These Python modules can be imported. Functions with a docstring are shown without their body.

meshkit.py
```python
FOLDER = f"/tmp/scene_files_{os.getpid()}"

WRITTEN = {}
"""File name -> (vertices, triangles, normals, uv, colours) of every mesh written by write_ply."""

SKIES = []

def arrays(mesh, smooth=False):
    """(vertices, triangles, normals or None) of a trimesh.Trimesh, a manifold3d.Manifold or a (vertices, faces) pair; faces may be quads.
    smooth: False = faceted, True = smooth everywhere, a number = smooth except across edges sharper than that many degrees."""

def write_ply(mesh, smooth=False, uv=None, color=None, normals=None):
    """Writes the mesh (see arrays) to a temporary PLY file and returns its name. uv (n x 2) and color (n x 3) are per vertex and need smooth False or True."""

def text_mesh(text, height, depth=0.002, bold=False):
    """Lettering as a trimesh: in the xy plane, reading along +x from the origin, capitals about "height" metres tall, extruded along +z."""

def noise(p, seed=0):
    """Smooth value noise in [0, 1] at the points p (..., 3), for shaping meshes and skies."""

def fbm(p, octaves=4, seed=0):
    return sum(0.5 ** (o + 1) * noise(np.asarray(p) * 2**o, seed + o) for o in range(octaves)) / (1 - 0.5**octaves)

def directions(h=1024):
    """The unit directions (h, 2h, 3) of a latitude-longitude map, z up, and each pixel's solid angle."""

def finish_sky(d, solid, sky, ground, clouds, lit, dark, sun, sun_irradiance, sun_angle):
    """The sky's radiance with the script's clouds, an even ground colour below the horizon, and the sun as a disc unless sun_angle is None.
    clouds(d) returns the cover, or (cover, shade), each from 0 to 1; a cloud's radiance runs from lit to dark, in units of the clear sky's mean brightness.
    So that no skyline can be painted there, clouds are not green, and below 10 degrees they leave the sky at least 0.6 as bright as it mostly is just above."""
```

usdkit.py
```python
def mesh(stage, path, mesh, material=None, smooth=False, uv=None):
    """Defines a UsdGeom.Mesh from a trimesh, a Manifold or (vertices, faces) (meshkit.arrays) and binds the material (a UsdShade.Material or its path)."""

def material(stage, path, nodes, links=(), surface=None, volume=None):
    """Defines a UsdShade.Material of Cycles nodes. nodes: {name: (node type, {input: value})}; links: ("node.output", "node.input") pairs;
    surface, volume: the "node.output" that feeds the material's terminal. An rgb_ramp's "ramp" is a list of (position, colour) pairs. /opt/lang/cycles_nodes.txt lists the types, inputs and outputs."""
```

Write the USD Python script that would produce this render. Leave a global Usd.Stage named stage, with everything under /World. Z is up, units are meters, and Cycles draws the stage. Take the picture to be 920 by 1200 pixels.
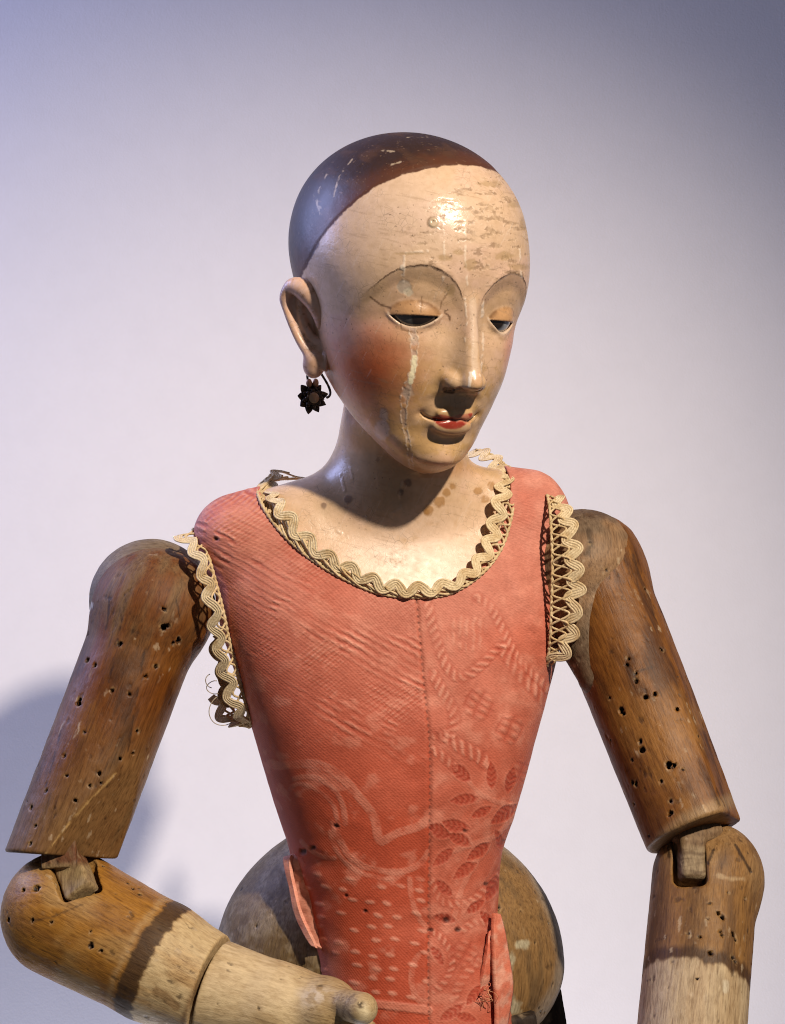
import math, random
import numpy as np, trimesh, usdkit
from concurrent.futures import ThreadPoolExecutor
from pxr import Usd, UsdGeom, UsdLux, UsdShade, Gf, Sdf, Vt
from meshkit import noise, fbm

# ------------------------------------------------------------------ camera, light, exposure
stage = Usd.Stage.CreateInMemory()
UsdGeom.SetStageUpAxis(stage, UsdGeom.Tokens.z)
UsdGeom.SetStageMetersPerUnit(stage, 1.0)
UsdGeom.Xform.Define(stage, '/World')
CAM_Y, PX = -0.95, 0.0005            # camera distance, metres per photograph pixel on the plane y = 0
cam = UsdGeom.Camera.Define(stage, '/World/camera')
cam.CreateProjectionAttr('perspective')
cam.AddTranslateOp().Set(Gf.Vec3d(0, CAM_Y, 0))
cam.AddRotateXOp().Set(90.0)
FOCAL = 50.0
cam.CreateFocalLengthAttr(FOCAL)
cam.CreateHorizontalApertureAttr(920 * PX / -CAM_Y * FOCAL)
cam.CreateVerticalApertureAttr(1200 * PX / -CAM_Y * FOCAL)
cam.CreateFStopAttr(0.0)
cam.CreateFocusDistanceAttr(0.95)
cam.CreateExposureAttr(0.0)


def look_at(prim, src, dst):
    m = Gf.Matrix4d().SetLookAt(Gf.Vec3d(*src), Gf.Vec3d(*dst), Gf.Vec3d(0, 0, 1)).GetInverse()
    UsdGeom.Xformable(prim).AddTransformOp().Set(m)


def lamp_spot(path, src, dst, radius, power, color, cone, soft):
    l = UsdLux.SphereLight.Define(stage, path)
    l.CreateRadiusAttr(radius)
    l.CreateIntensityAttr(power)
    l.CreateNormalizeAttr(True)
    l.CreateColorAttr(Gf.Vec3f(*color))
    sh = UsdLux.ShapingAPI.Apply(l.GetPrim())
    sh.CreateShapingConeAngleAttr(cone)
    sh.CreateShapingConeSoftnessAttr(soft)
    look_at(l, src, dst)
    return l


KEY_AT = np.array([0.99, -1.56, 1.42])
lamp_spot('/World/key_lamp', KEY_AT, (0.0, 0.05, -0.03), 0.050, 108.0, (1.0, 0.865, 0.70), 18.5, 1.0)


def lamp_rect(path, src, dst, w, h, power, color):
    l = UsdLux.RectLight.Define(stage, path)
    l.CreateWidthAttr(w); l.CreateHeightAttr(h)
    l.CreateIntensityAttr(power); l.CreateNormalizeAttr(True)
    l.CreateColorAttr(Gf.Vec3f(*color))
    look_at(l, src, dst)
    return l


lamp_rect('/World/cool_lamp', (-1.40, 0.40, 0.80), (-0.34, 0.54, 0.20), 0.9, 0.9, 11.5, (0.46, 0.53, 1.0))
lamp_rect('/World/wash_lamp', (-0.15, 0.31, -1.25), (-0.10, 0.54, -0.15), 0.6, 0.3, 3.4, (0.92, 0.92, 1.0))
dome = UsdLux.DomeLight.Define(stage, '/World/room_light')
usdkit.material(stage, '/World/Looks/room_air', {'b': ('background_shader', {'color': (0.78, 0.77, 0.86), 'strength': 0.105})}, surface='b.background')
UsdShade.MaterialBindingAPI.Apply(dome.GetPrim()).Bind(UsdShade.Material.Get(stage, '/World/Looks/room_air'))

# ------------------------------------------------------------------ helpers: naming
taken = {}


def numbered(parent, name):
    k = taken.get((parent, name), 0)
    taken[(parent, name)] = k + 1
    return name if k == 0 else f'{name}_{k:03d}'


def tag(prim, label=None, cat=None, group=None, kind=None):
    for k, v in (('label', label), ('category', cat), ('group', group), ('kind', kind)):
        if v:
            prim.SetCustomDataByKey(k, v)
    return prim


def thing(name, label, cat, at=(0, 0, 0)):
    x = UsdGeom.Xform.Define(stage, '/World/' + numbered('/World', name))
    tag(x.GetPrim(), label, cat)
    return x.GetPrim()


def put(name, mesh, mat, parent=None, smooth=True, color=None, extra=None, label=None, weave=None):
    """One Mesh prim; mesh = (vertices in millimetres, faces)."""
    base = str(parent.GetPath()) if parent is not None else '/World'
    path = base + '/' + numbered(base, name)
    if isinstance(mesh, trimesh.Trimesh):
        mesh = (np.array(mesh.vertices), np.array(mesh.faces))
    m = usdkit.mesh(stage, path, (np.asarray(mesh[0], float) * 1e-3, mesh[1]), mat, smooth=smooth)
    api = UsdGeom.PrimvarsAPI(m)
    if color is not None:
        api.CreatePrimvar('paint', Sdf.ValueTypeNames.Color3fArray, 'vertex').Set(Vt.Vec3fArray.FromNumpy(np.clip(color, 0, 1).astype(np.float32)))
    for k, v in (extra or {}).items():
        api.CreatePrimvar(k, Sdf.ValueTypeNames.FloatArray, 'vertex').Set(Vt.FloatArray.FromNumpy(np.asarray(v, np.float32)))
    if weave is not None:
        ph = np.arctan2(weave[:, 0], -weave[:, 1]) * 66.0
        wv = np.stack([ph, weave[:, 2], 0 * ph], 1)
        api.CreatePrimvar('weave', Sdf.ValueTypeNames.Float3Array, 'vertex').Set(Vt.Vec3fArray.FromNumpy(wv.astype(np.float32)))
    if label:
        tag(m.GetPrim(), label)
    return m.GetPrim()


# ------------------------------------------------------------------ helpers: projection (world millimetres <-> photograph pixels)
EYE = np.array([0.0, CAM_Y * 1000, 0.0])
S = PX * 1000


def at(px, py, y=0.0):
    f = (y - EYE[1]) / -EYE[1]
    return np.array([(px - 460) * S * f, y, (600 - py) * S * f])


def to_px(P):
    f = -EYE[1] / (P[:, 1] - EYE[1])
    return np.stack([460 + P[:, 0] * f / S, 600 - P[:, 2] * f / S], 1)


# ------------------------------------------------------------------ helpers: signed distances and meshing
pool = ThreadPoolExecutor(4)
fbm_plain = fbm


def fbm(p, octaves=4, seed=0):
    p = np.asarray(p)
    if len(p) < 60_000:
        return fbm_plain(p, octaves, seed)
    return np.concatenate(list(pool.map(lambda q: fbm_plain(q, octaves, seed), np.array_split(p, len(p) // 30_000 + 1))))


def evaluate(f, P, chunk=200_000):
    if len(P) <= chunk:
        return f(P)
    parts = list(pool.map(lambda i: f(P[i:i + chunk]), range(0, len(P), chunk)))
    return np.concatenate(parts)


def gradient(f, P, e):
    g = np.empty_like(P)
    for k in range(3):
        d = np.zeros(3, P.dtype); d[k] = e
        g[:, k] = evaluate(f, P + d) - evaluate(f, P - d)
    return g / (2 * e)


def sdf_mesh(f, lo, hi, h, slack=1.35, newton=2, B=8):
    """Surface of f = 0 (inside negative) in the box lo..hi, as quads split into triangles: sparse surface nets."""
    lo = np.asarray(lo, float); n = np.ceil((np.asarray(hi, float) - lo) / (h * B)).astype(int)
    g = np.stack(np.meshgrid(*[np.arange(k) for k in n], indexing='ij'), -1).reshape(-1, 3)
    c = (lo + (g + 0.5) * h * B).astype(np.float32)
    d = evaluate(f, c)
    g = g[np.abs(d) < h * B * 0.87 * slack + 1.0]
    s = np.arange(B + 1)
    off = np.stack(np.meshgrid(s, s, s, indexing='ij'), -1).reshape(-1, 3)
    ids = (g[:, None] * B + off[None])                       # nb, (B+1)^3, 3
    P = (lo + ids.reshape(-1, 3) * h).astype(np.float32)
    v = evaluate(f, P).reshape(len(g), B + 1, B + 1, B + 1)
    N = n * B + 2
    ins = v < 0
    cnt = np.zeros((len(g), B, B, B), np.int8)
    acc = np.zeros((len(g), B, B, B, 3), np.float32); num = np.zeros((len(g), B, B, B), np.float32)
    for a, b, cc in np.ndindex(2, 2, 2):
        cnt += ins[:, a:a + B, b:b + B, cc:cc + B]
    mixed = (cnt > 0) & (cnt < 8)
    bi, ci, cj, ck = np.nonzero(mixed)
    corner = {}
    for a in np.ndindex(2, 2, 2):
        corner[a] = v[bi, ci + a[0], cj + a[1], ck + a[2]]
    acc = np.zeros((len(bi), 3), np.float32); num = np.zeros(len(bi), np.float32)
    for a in np.ndindex(2, 2, 2):
        for k in range(3):
            if a[k] == 0:
                b = list(a); b[k] = 1; b = tuple(b)
                va, vb = corner[a], corner[b]
                cross = (va < 0) != (vb < 0)
                t = np.where(cross, va / np.where(cross, va - vb, 1), 0)
                p = np.array(a, np.float32)[None] + t[:, None] * (np.array(b) - np.array(a))[None]
                acc += np.where(cross[:, None], p, 0); num += cross
    base = g[bi] * B + np.stack([ci, cj, ck], 1)
    V = (lo + (base + acc / num[:, None]) * h).astype(np.float32)
    key = (base[:, 0] * N[1] + base[:, 1]) * N[2] + base[:, 2]
    order = np.argsort(key); skey = key[order]

    def find(idx):
        k = (idx[:, 0] * N[1] + idx[:, 1]) * N[2] + idx[:, 2]
        p = np.clip(np.searchsorted(skey, k), 0, len(skey) - 1)
        return np.where(skey[p] == k, order[p], -1)

    F = []
    for k in range(3):
        sl0 = [slice(None), slice(0, B), slice(0, B), slice(0, B)]; sl1 = list(sl0); sl1[k + 1] = slice(1, B + 1)
        a, b = ins[tuple(sl0)], ins[tuple(sl1)]
        q, i, j, l = np.nonzero(a != b)
        e = g[q] * B + np.stack([i, j, l], 1)
        u, w = (k + 1) % 3, (k + 2) % 3
        du, dw = np.eye(3, dtype=int)[u], np.eye(3, dtype=int)[w]
        quad = np.stack([find(e - du - dw), find(e - dw), find(e), find(e - du)], 1)
        flip = ~a[q, i, j, l]
        quad[flip] = quad[flip][:, ::-1]
        F.append(quad[(quad >= 0).all(1)])
    F = np.vstack(F)
    for _ in range(newton):
        d = evaluate(f, V); gr = gradient(f, V, np.float32(h * 0.25))
        step = d[:, None] * gr / np.maximum((gr ** 2).sum(1, keepdims=True), 0.05)
        V = V - np.clip(step, -0.6 * h, 0.6 * h)
    # split each quad along its shorter diagonal
    A = np.linalg.norm(V[F[:, 0]] - V[F[:, 2]], axis=1); Bd = np.linalg.norm(V[F[:, 1]] - V[F[:, 3]], axis=1)
    sh = A < Bd
    T = np.vstack([F[sh][:, [0, 1, 2]], F[sh][:, [0, 2, 3]], F[~sh][:, [0, 1, 3]], F[~sh][:, [1, 2, 3]]])
    # drop loose crumbs
    from scipy.sparse import coo_matrix
    from scipy.sparse.csgraph import connected_components
    e = np.vstack([T[:, :2], T[:, 1:]])
    _, lab = connected_components(coo_matrix((np.ones(len(e)), (e[:, 0], e[:, 1])), shape=(len(V), len(V))), directed=False)
    ok = (np.bincount(lab) > 0.02 * len(V))[lab]
    new = np.cumsum(ok) - 1
    return V[ok].astype(np.float64), new[T[ok[T[:, 0]]]]


def dot3(P, n):
    return P[:, 0] * n[0] + P[:, 1] * n[1] + P[:, 2] * n[2]


def turn(P, M):
    """P @ M for rows of three, without the matrix library (which is not safe to call from several threads here)."""
    M = np.asarray(M, P.dtype)
    return np.stack([dot3(P, M[:, k]) for k in range(3)], 1)


def smin(a, b, k):
    h = np.maximum(k - np.abs(a - b), 0) / k
    return np.minimum(a, b) - h * h * k * 0.25


def smax(a, b, k):
    return -smin(-a, -b, k)


def ell(P, c, r):
    """Approximate distance to an ellipsoid."""
    q = (P - np.asarray(c, np.float32)) / np.asarray(r, np.float32)
    k0 = np.sqrt((q * q).sum(1)) + 1e-9
    q2 = q / np.asarray(r, np.float32)
    k1 = np.sqrt((q2 * q2).sum(1)) + 1e-9
    return k0 * (k0 - 1) / k1


def cone(P, a, b, ra, rb):
    """Capsule from a to b with a radius at each end."""
    a = np.asarray(a, np.float32); b = np.asarray(b, np.float32)
    ab = b - a
    t = np.clip(dot3(P - a, ab) / float((ab * ab).sum()), 0, 1)
    return np.linalg.norm(P - a - t[:, None] * ab, axis=1) - (ra + (rb - ra) * t)


def polyline(P, pts, r):
    pts = np.asarray(pts, np.float32); r = np.broadcast_to(r, len(pts))
    d = cone(P, pts[0], pts[1], r[0], r[1])
    for i in range(1, len(pts) - 1):
        d = np.minimum(d, cone(P, pts[i], pts[i + 1], r[i], r[i + 1]))
    return d


def plane(P, c, n):
    n = np.asarray(n, np.float32); n = n / np.linalg.norm(n)
    return dot3(P - np.asarray(c, np.float32), n)


def rot(yaw, pitch, roll):
    a, b, c = np.radians([yaw, pitch, roll])
    Rz = np.array([[math.cos(a), -math.sin(a), 0], [math.sin(a), math.cos(a), 0], [0, 0, 1]])
    Rx = np.array([[1, 0, 0], [0, math.cos(b), -math.sin(b)], [0, math.sin(b), math.cos(b)]])
    Ry = np.array([[math.cos(c), 0, math.sin(c)], [0, 1, 0], [-math.sin(c), 0, math.cos(c)]])
    return Rz @ Rx @ Ry


def hit(f, px, py, y0=-250.0, y1=250.0):
    """The first point of f = 0 seen at a photograph pixel."""
    d = at(px, py, 0) - EYE; d /= np.linalg.norm(d)
    t = (y0 - EYE[1]) / d[1]
    for _ in range(200):
        p = (EYE + d * t).astype(np.float32)
        v = float(f(p[None])[0])
        if abs(v) < 0.02:
            break
        t += 0.7 * v
        if EYE[1] + d[1] * t > y1:
            return None
    return EYE + d * t


def sstep(a, b, x):
    t = np.clip((x - a) / (b - a), 0, 1)
    return t * t * (3 - 2 * t)


def seg_dist(q, pts):
    """Distance in the plane from points q (n, 2) to a polyline, and how far along it the nearest point lies (0..1)."""
    pts = np.asarray(pts, float)
    best = np.full(len(q), 1e9); along = np.zeros(len(q))
    L = np.r_[0, np.cumsum(np.linalg.norm(np.diff(pts, axis=0), axis=1))]
    for i in range(len(pts) - 1):
        a, ab = pts[i], pts[i + 1] - pts[i]
        t = np.clip(((q[:, 0] - a[0]) * ab[0] + (q[:, 1] - a[1]) * ab[1]) / (ab[0] ** 2 + ab[1] ** 2 + 1e-12), 0, 1)
        d = np.linalg.norm(q - a - t[:, None] * ab, axis=1)
        m = d < best
        best[m] = d[m]; along[m] = (L[i] + t[m] * (L[i + 1] - L[i])) / L[-1]
    return best, along


def curve(pts, n=60):
    """A smooth curve through the points."""
    from scipy.interpolate import CubicSpline
    pts = np.asarray(pts, float)
    t = np.r_[0, np.cumsum(np.linalg.norm(np.diff(pts, axis=0), axis=1) ** 0.5)]
    return CubicSpline(t, pts)(np.linspace(0, t[-1], n))


def table(xs, ys, a, b, n=800):
    from scipy.interpolate import PchipInterpolator
    o = np.argsort(xs); g = np.linspace(a, b, n)
    v = PchipInterpolator(np.asarray(xs, float)[o], np.asarray(ys, float)[o], extrapolate=False)(np.clip(g, min(xs), max(xs)))
    return lambda z: np.interp(z, g, v).astype(np.float32)


def mixc(a, b, t):
    return a + (np.asarray(b, float) - a) * np.clip(t, 0, 1)[:, None]



# ------------------------------------------------------------------ materials
def mat(name, nodes, links, surface='p.BSDF'):
    return usdkit.material(stage, '/World/Looks/' + name, nodes, links, surface=surface)


wall_mat = mat('wall_paint', {
    'tc': ('texture_coordinate', {}),
    'n': ('noise_texture', {'scale': 520.0, 'detail': 4.0}),
    'n2': ('noise_texture', {'scale': 2.2, 'detail': 3.0}),
    'r': ('rgb_ramp', {'ramp': [(0.3, (0.755, 0.745, 0.815)), (0.7, (0.785, 0.77, 0.84))]}),
    'b': ('bump', {'strength': 0.16, 'distance': 0.0008}),
    'n3': ('noise_texture', {'scale': 38.0, 'detail': 6.0, 'roughness': 0.7}), 'r3': ('rgb_ramp', {'ramp': [(0.30, (0.978, 0.978, 0.978)), (0.55, (1.0, 1.0, 1.0)), (0.72, (1.01, 1.01, 1.01))]}), 'm3': ('mix_color', {'blend_type': 'multiply', 'fac': 1.0}),
    'p': ('principled_bsdf', {'roughness': 0.75, 'specular_ior_level': 0.25})},
    [('tc.object', 'n.vector'), ('tc.object', 'n2.vector'), ('n2.fac', 'r.fac'), ('tc.object', 'n3.vector'), ('n3.fac', 'r3.fac'), ('r.color', 'm3.a'), ('r3.color', 'm3.b'), ('m3.result', 'p.base_color'), ('n.fac', 'b.height'), ('b.normal', 'p.normal')])

skin_mat = mat('painted_gesso', {
    'a': ('attribute', {'attribute': 'paint'}),
    'g': ('attribute', {'attribute': 'dull'}),
    'tc': ('texture_coordinate', {}),
    'n': ('noise_texture', {'scale': 260.0, 'detail': 5.0, 'roughness': 0.65}),
    'n2': ('noise_texture', {'scale': 70.0, 'detail': 4.0}),
    'ro': ('map_range', {'from_min': 0.0, 'from_max': 1.0, 'to_min': 0.17, 'to_max': 0.58}),
    'm': ('mix_color', {'blend_type': 'multiply', 'fac': 1.0}),
    'r': ('rgb_ramp', {'ramp': [(0.25, (0.86, 0.84, 0.80)), (0.6, (1.0, 1.0, 1.0))]}),
    'nw': ('noise_texture', {'scale': 40.0, 'detail': 3.0}), 'va': ('vector_math', {'math_type': 'multiply_add', 'vector2': (0.012, 0.012, 0.012)}),
    'cr': ('voronoi_texture', {'feature': 'distance_to_edge', 'scale': 230.0}), 'cm': ('map_range', {'from_min': 0.0, 'from_max': 0.04, 'to_min': 0.0, 'to_max': 1.0, 'clamp': True}),
    'ck': ('map_range', {'from_min': 0.50, 'from_max': 0.66, 'to_min': 0.0, 'to_max': 0.38, 'clamp': True}), 'cc': ('mix_color', {'blend_type': 'multiply'}),
    'b3': ('bump', {'strength': 0.07, 'distance': 0.0004}),
    'b': ('bump', {'strength': 0.25, 'distance': 0.0005}),
    'b2': ('bump', {'strength': 0.18, 'distance': 0.0020}),
    'p': ('principled_bsdf', {'specular_ior_level': 0.5, 'subsurface_weight': 0.0})},
    [('tc.object', 'n.vector'), ('tc.object', 'n2.vector'), ('g.fac', 'ro.value'), ('ro.result', 'p.roughness'),
     ('n.fac', 'r.fac'), ('a.color', 'm.a'), ('r.color', 'm.b'), ('m.result', 'cc.a'), ('tc.object', 'nw.vector'), ('nw.color', 'va.vector1'), ('tc.object', 'va.vector3'), ('va.vector', 'cr.vector'), ('cr.distance', 'cm.value'),
     ('n2.fac', 'ck.value'), ('ck.result', 'cc.fac'), ('cm.result', 'cc.b'), ('cc.result', 'p.base_color'), ('cm.result', 'b3.height'), ('b.normal', 'b3.normal'),
     ('n.fac', 'b.height'), ('n2.fac', 'b2.height'), ('b2.normal', 'b.normal'), ('b3.normal', 'p.normal')])

# ------------------------------------------------------------------ the setting: a plain painted wall behind the figure
WALL_Y = 545.0
gx, gz = np.meshgrid(np.linspace(-1400, 1400, 3), np.linspace(-1000, 1200, 3))
wv = np.stack([gx, np.full_like(gx, WALL_Y), gz], -1).reshape(-1, 3)
wv2 = wv.copy(); wv2[:, 1] += 60
tb = trimesh.creation.box(extents=(2800, 60, 2300)); tb.apply_translation((0, WALL_Y + 30, 50))
wall = put('wall', tb, wall_mat, smooth=False)
tag(wall, 'plain pale lilac painted wall behind the wooden figure', 'wall', kind='structure')

# ------------------------------------------------------------------ shapes of the figure
HR, HK, HT = rot(29, 16, 0), 0.75, np.array([13.0, 0.0, 124.0])


def head_to_world(p):
    return turn(np.asarray(p, float) * HK, HR.T) + HT


def world_to_head(p):
    return turn(np.asarray(p, float) - HT, HR) / HK


W_t = table([-126, -122, -115, -105, -90, -70, -45, -20, 5, 30, 60], [4, 14, 25, 37, 50, 62, 72, 78, 82, 86, 88], -140, 80)
F_t = table([-126, -122, -116, -108, -98, -88, -70, -50, -25, 0, 20, 35, 60], [52, 64, 72, 77, 78, 77, 80, 82, 82, 82, 85, 87, 84], -140, 80)
C_t = table([-126, -110, -90, -60, -30, 60], [-45, -38, -20, 0, 10, 12], -140, 80)
K_t = table([-126, -110, -90, -60, -30, 60], [5, 15, 30, 50, 70, 90], -140, 80)
BROW = table([0, 6, 10, 16, 24, 36, 48, 58, 66, 74], [0, 9, 19, 27, 32.5, 36.5, 34.5, 28, 17, 0], 0, 80)
LIPLINE = table([0, 4, 10, 16, 21, 24], [-76.0, -75.4, -76.6, -77.0, -75.8, -73.5], 0, 30)
EYE_C, EYE_R, EYE_B = np.array([33.0, -60.5, -1.5]), np.array([21.5, 16.0, 15.0]), math.radians(28)


def eye_frame(P):
    """Coordinates of the nearer eye: u outwards, v forwards, w up."""
    ax = np.abs(P[:, 0])
    dx, dy = ax - EYE_C[0], -(P[:, 1] - EYE_C[1])
    cb, sb = np.float32(math.cos(EYE_B)), np.float32(math.sin(EYE_B))
    return dx * cb - dy * sb, dx * sb + dy * cb, P[:, 2] - EYE_C[2]


def lid_up(u):
    return -1.2 - 0.10 * u + 1.4 * (1 - (u / 19.5) ** 2)


def lid_low(u):
    return 0.5 - 0.10 * u - 9.0 * np.maximum(1 - (u / 19.5) ** 2, -0.3)


def f_head(P):
    x, y, z = P[:, 0], P[:, 1], P[:, 2]
    ax = np.abs(x)
    W, F, C, K = W_t(z), F_t(z), C_t(z), K_t(z)
    L = np.where(y < C, F + C, K)
    n = 2.3
    q = ((ax / W) ** n + (np.abs(y - C) / L) ** n) ** (1 / n)
    d = (q - 1) * np.minimum(W, L)
    d = smax(d, z - 52, 60); d = np.maximum(d, -126 - z)
    d = smin(d, ell(P, (0, 24, 44), (90, 104, 82)), 22)
    m = sstep(-10, -40, y)

    def g(x0, z0, sx, sz):
        return np.exp(-((ax - x0) / sx) ** 2 - ((z - z0) / sz) ** 2) * m
    d = d - 2.6 * g(38, -40, 22, 20) - 3.0 * g(0, -74, 26, 18) + 1.8 * g(0, -95, 13, 5.0) - 4.0 * g(0, -109, 15, 10)
    d = d + 1.8 * g(24, -74, 4, 4) - 1.5 * g(0, 60, 40, 25)
    zb = BROW(ax)
    orb = sstep(-2, 15, zb - z) * np.exp(-((ax - 38) / 29) ** 4) * sstep(-24, -4, z) * m
    d = d + 2.9 * orb - 0.35 * np.exp(-((zb - z + 1.5) / 2.5) ** 2) * np.exp(-((ax - 35) / 22) ** 4) * m
    # nose
    A = np.array([0, -86.6, 14], np.float32)
    fr = dot3(P - A, np.array([0, -0.936, 0.351], np.float32)); al = dot3(P - A, np.array([0, -0.351, -0.936], np.float32))
    hw = 3.0 + 1.8 * sstep(10, 50, al) + 1.5 * sstep(10, -10, al)
    nose = smax(fr, (ax - hw) * 0.90 + fr * 0.43, 4.5)
    nose = smax(nose, -al - 6, 16); nose = smax(nose, al - 64, 4); nose = np.maximum(nose, y + 55)
    Pa = P.copy(); Pa[:, 0] = ax
    nose = smin(nose, ell(P, (0, -100.2, -44), (6.4, 8.5, 7.2)), 5)
    nose = smin(nose, ell(Pa, (11.2, -89, -45.5), (6.6, 9.5, 6.6)), 4.5)
    nose = smax(nose, plane(P, (0, -100, -52.5), (0, -0.30, -1)), 4)
    d = smin(d, nose, 7)
    d = smax(d, -ell(Pa, (7.6, -96, -51.5), (3.6, 6.0, 4.2)), 1.5)
    # eyelids
    u, v, w = eye_frame(P)
    E = np.stack([u, v, w], 1)
    lid = np.where(w > 0, ell(E, (0, 0, 0), EYE_R), ell(E, (0, 0, 0), (21.5, 16, 13)))
    d = smin(d, smax(lid, -9 - w, 6), 3.0)
    lo_d = np.abs(w - lid_low(u) + 1.6)
    d = d - 0.5 * np.exp(-(lo_d / 1.7) ** 2) * sstep(24, 19, np.abs(u)) * sstep(0, 8, v)
    ap = np.maximum(w - lid_up(u), lid_low(u) - w)
    ap = np.maximum(ap, np.abs(u) - 19)
    d = smax(d, -np.maximum(ap, 5.5 - v), 0.8)
    # lips
    ll = LIPLINE(ax)
    up = ell(Pa, (5.5, -84.0, -71.5), (9.5, 3.3, 3.4)); low = ell(P, (0, -82.2, -81.8), (15.5, 5.0, 5.8))
    d = smin(smin(d, up, 5), low, 8)
    d = d + (0.9 + 1.2 * sstep(10, 20, ax)) * np.exp(-((z - ll) / 1.2) ** 2) * sstep(26, 21, ax) * m
    return d * 0.9


TR, TT = rot(13, 0, 0), np.array([0.0, 50.0, 0.0])
TZ = [40, 20, 0, -52, -105, -131, -158, -184, -210, -237, -263, -290, -316, -360]
TW = table(TZ, [96, 104, 111, 110, 97, 89, 81, 73, 64.5, 61, 59.5, 60.5, 62, 67], -380, 60)
TC = table(TZ, [-5, -4, -2, 1, 2, 2, 2, 2, 1.5, 3, 5.5, 9, 11, 12], -380, 60)
TF = table(TZ, [14, 21, 31, 54, 64, 67, 67, 65, 63, 63, 66, 70, 74, 80], -380, 60)


def to_torso(P):
    return turn(P - TT.astype(np.float32), TR)


def f_loft(P):
    T = to_torso(P)
    z = T[:, 2]
    W, C, F = TW(z), TC(z), TF(z)
    L = np.where(T[:, 1] < 0, F, 45)
    n = 2.3
    q = ((np.abs(T[:, 0] - C) / W) ** n + (np.abs(T[:, 1]) / L) ** n) ** (1 / n)
    d = (q - 1) * np.minimum(W, L)
    return smax(d, z - 4, 24)


def f_torso(P):
    d = f_loft(P)
    d = smin(d, cone(P, (-2, 45, 8), (-92, 34, -14), 30, 25), 16)
    d = smin(d, cone(P, (-2, 45, 8), (84, 68, 2), 30, 25), 16)
    return d


def f_bust(P):
    d = f_torso(P) + 2.6
    nk = cone(P, (14, 15, 95), (-2, 58, -10), 37, 41)
    d = smin(d, nk, 18)
    return smax(d, -70 - P[:, 2], 4)


def f_painted(P):
    """Head, neck and bust in the head's own millimetres."""
    w = turn(P * np.float32(HK), HR.T) + HT.astype(np.float32)
    return smin(f_head(P), f_bust(w) / np.float32(HK), 10)


# the neck opening of the bodice, drawn on the front of the torso
NECK = np.array([(-84, 120), (-84, 30), (-79.6, 13), (-74, 0), (-59, -16.4), (-38, -30), (-15, -41.6), (5, -47), (25, -46), (42.7, -36), (58.7, -20.4), (68.8, -2.6), (72, 16), (69, 30), (68, 120)])


def grid2(fn, lo, hi, h):
    from scipy.ndimage import map_coordinates
    nx, nz = int((hi[0] - lo[0]) / h) + 1, int((hi[1] - lo[1]) / h) + 1
    a, b = np.meshgrid(lo[0] + np.arange(nx) * h, lo[1] + np.arange(nz) * h, indexing='ij')
    v = fn(np.stack([a.ravel(), b.ravel()], 1)).reshape(nx, nz).astype(np.float32)
    return lambda x, z: map_coordinates(v, [(x - lo[0]) / h, (z - lo[1]) / h], order=1, mode='nearest')


def _neck(q):
    import shapely
    c = np.vstack([NECK[:2], curve(NECK[2:-1], 80), NECK[-1:]])
    d, _ = seg_dist(q, c)
    ins = shapely.contains_xy(shapely.Polygon(c), q[:, 0], q[:, 1])
    return np.where(ins, -d, d)


neck_d = grid2(_neck, (-140, -130), (140, 110), 1.0)


def f_bodice(P):
    d = f_torso(P)
    v = to_torso(P)[:, 1]
    cut = neck_d(P[:, 0], P[:, 2] - 62 * sstep(0, 40, v))
    return smax(d, -cut, 1.2)



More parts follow.
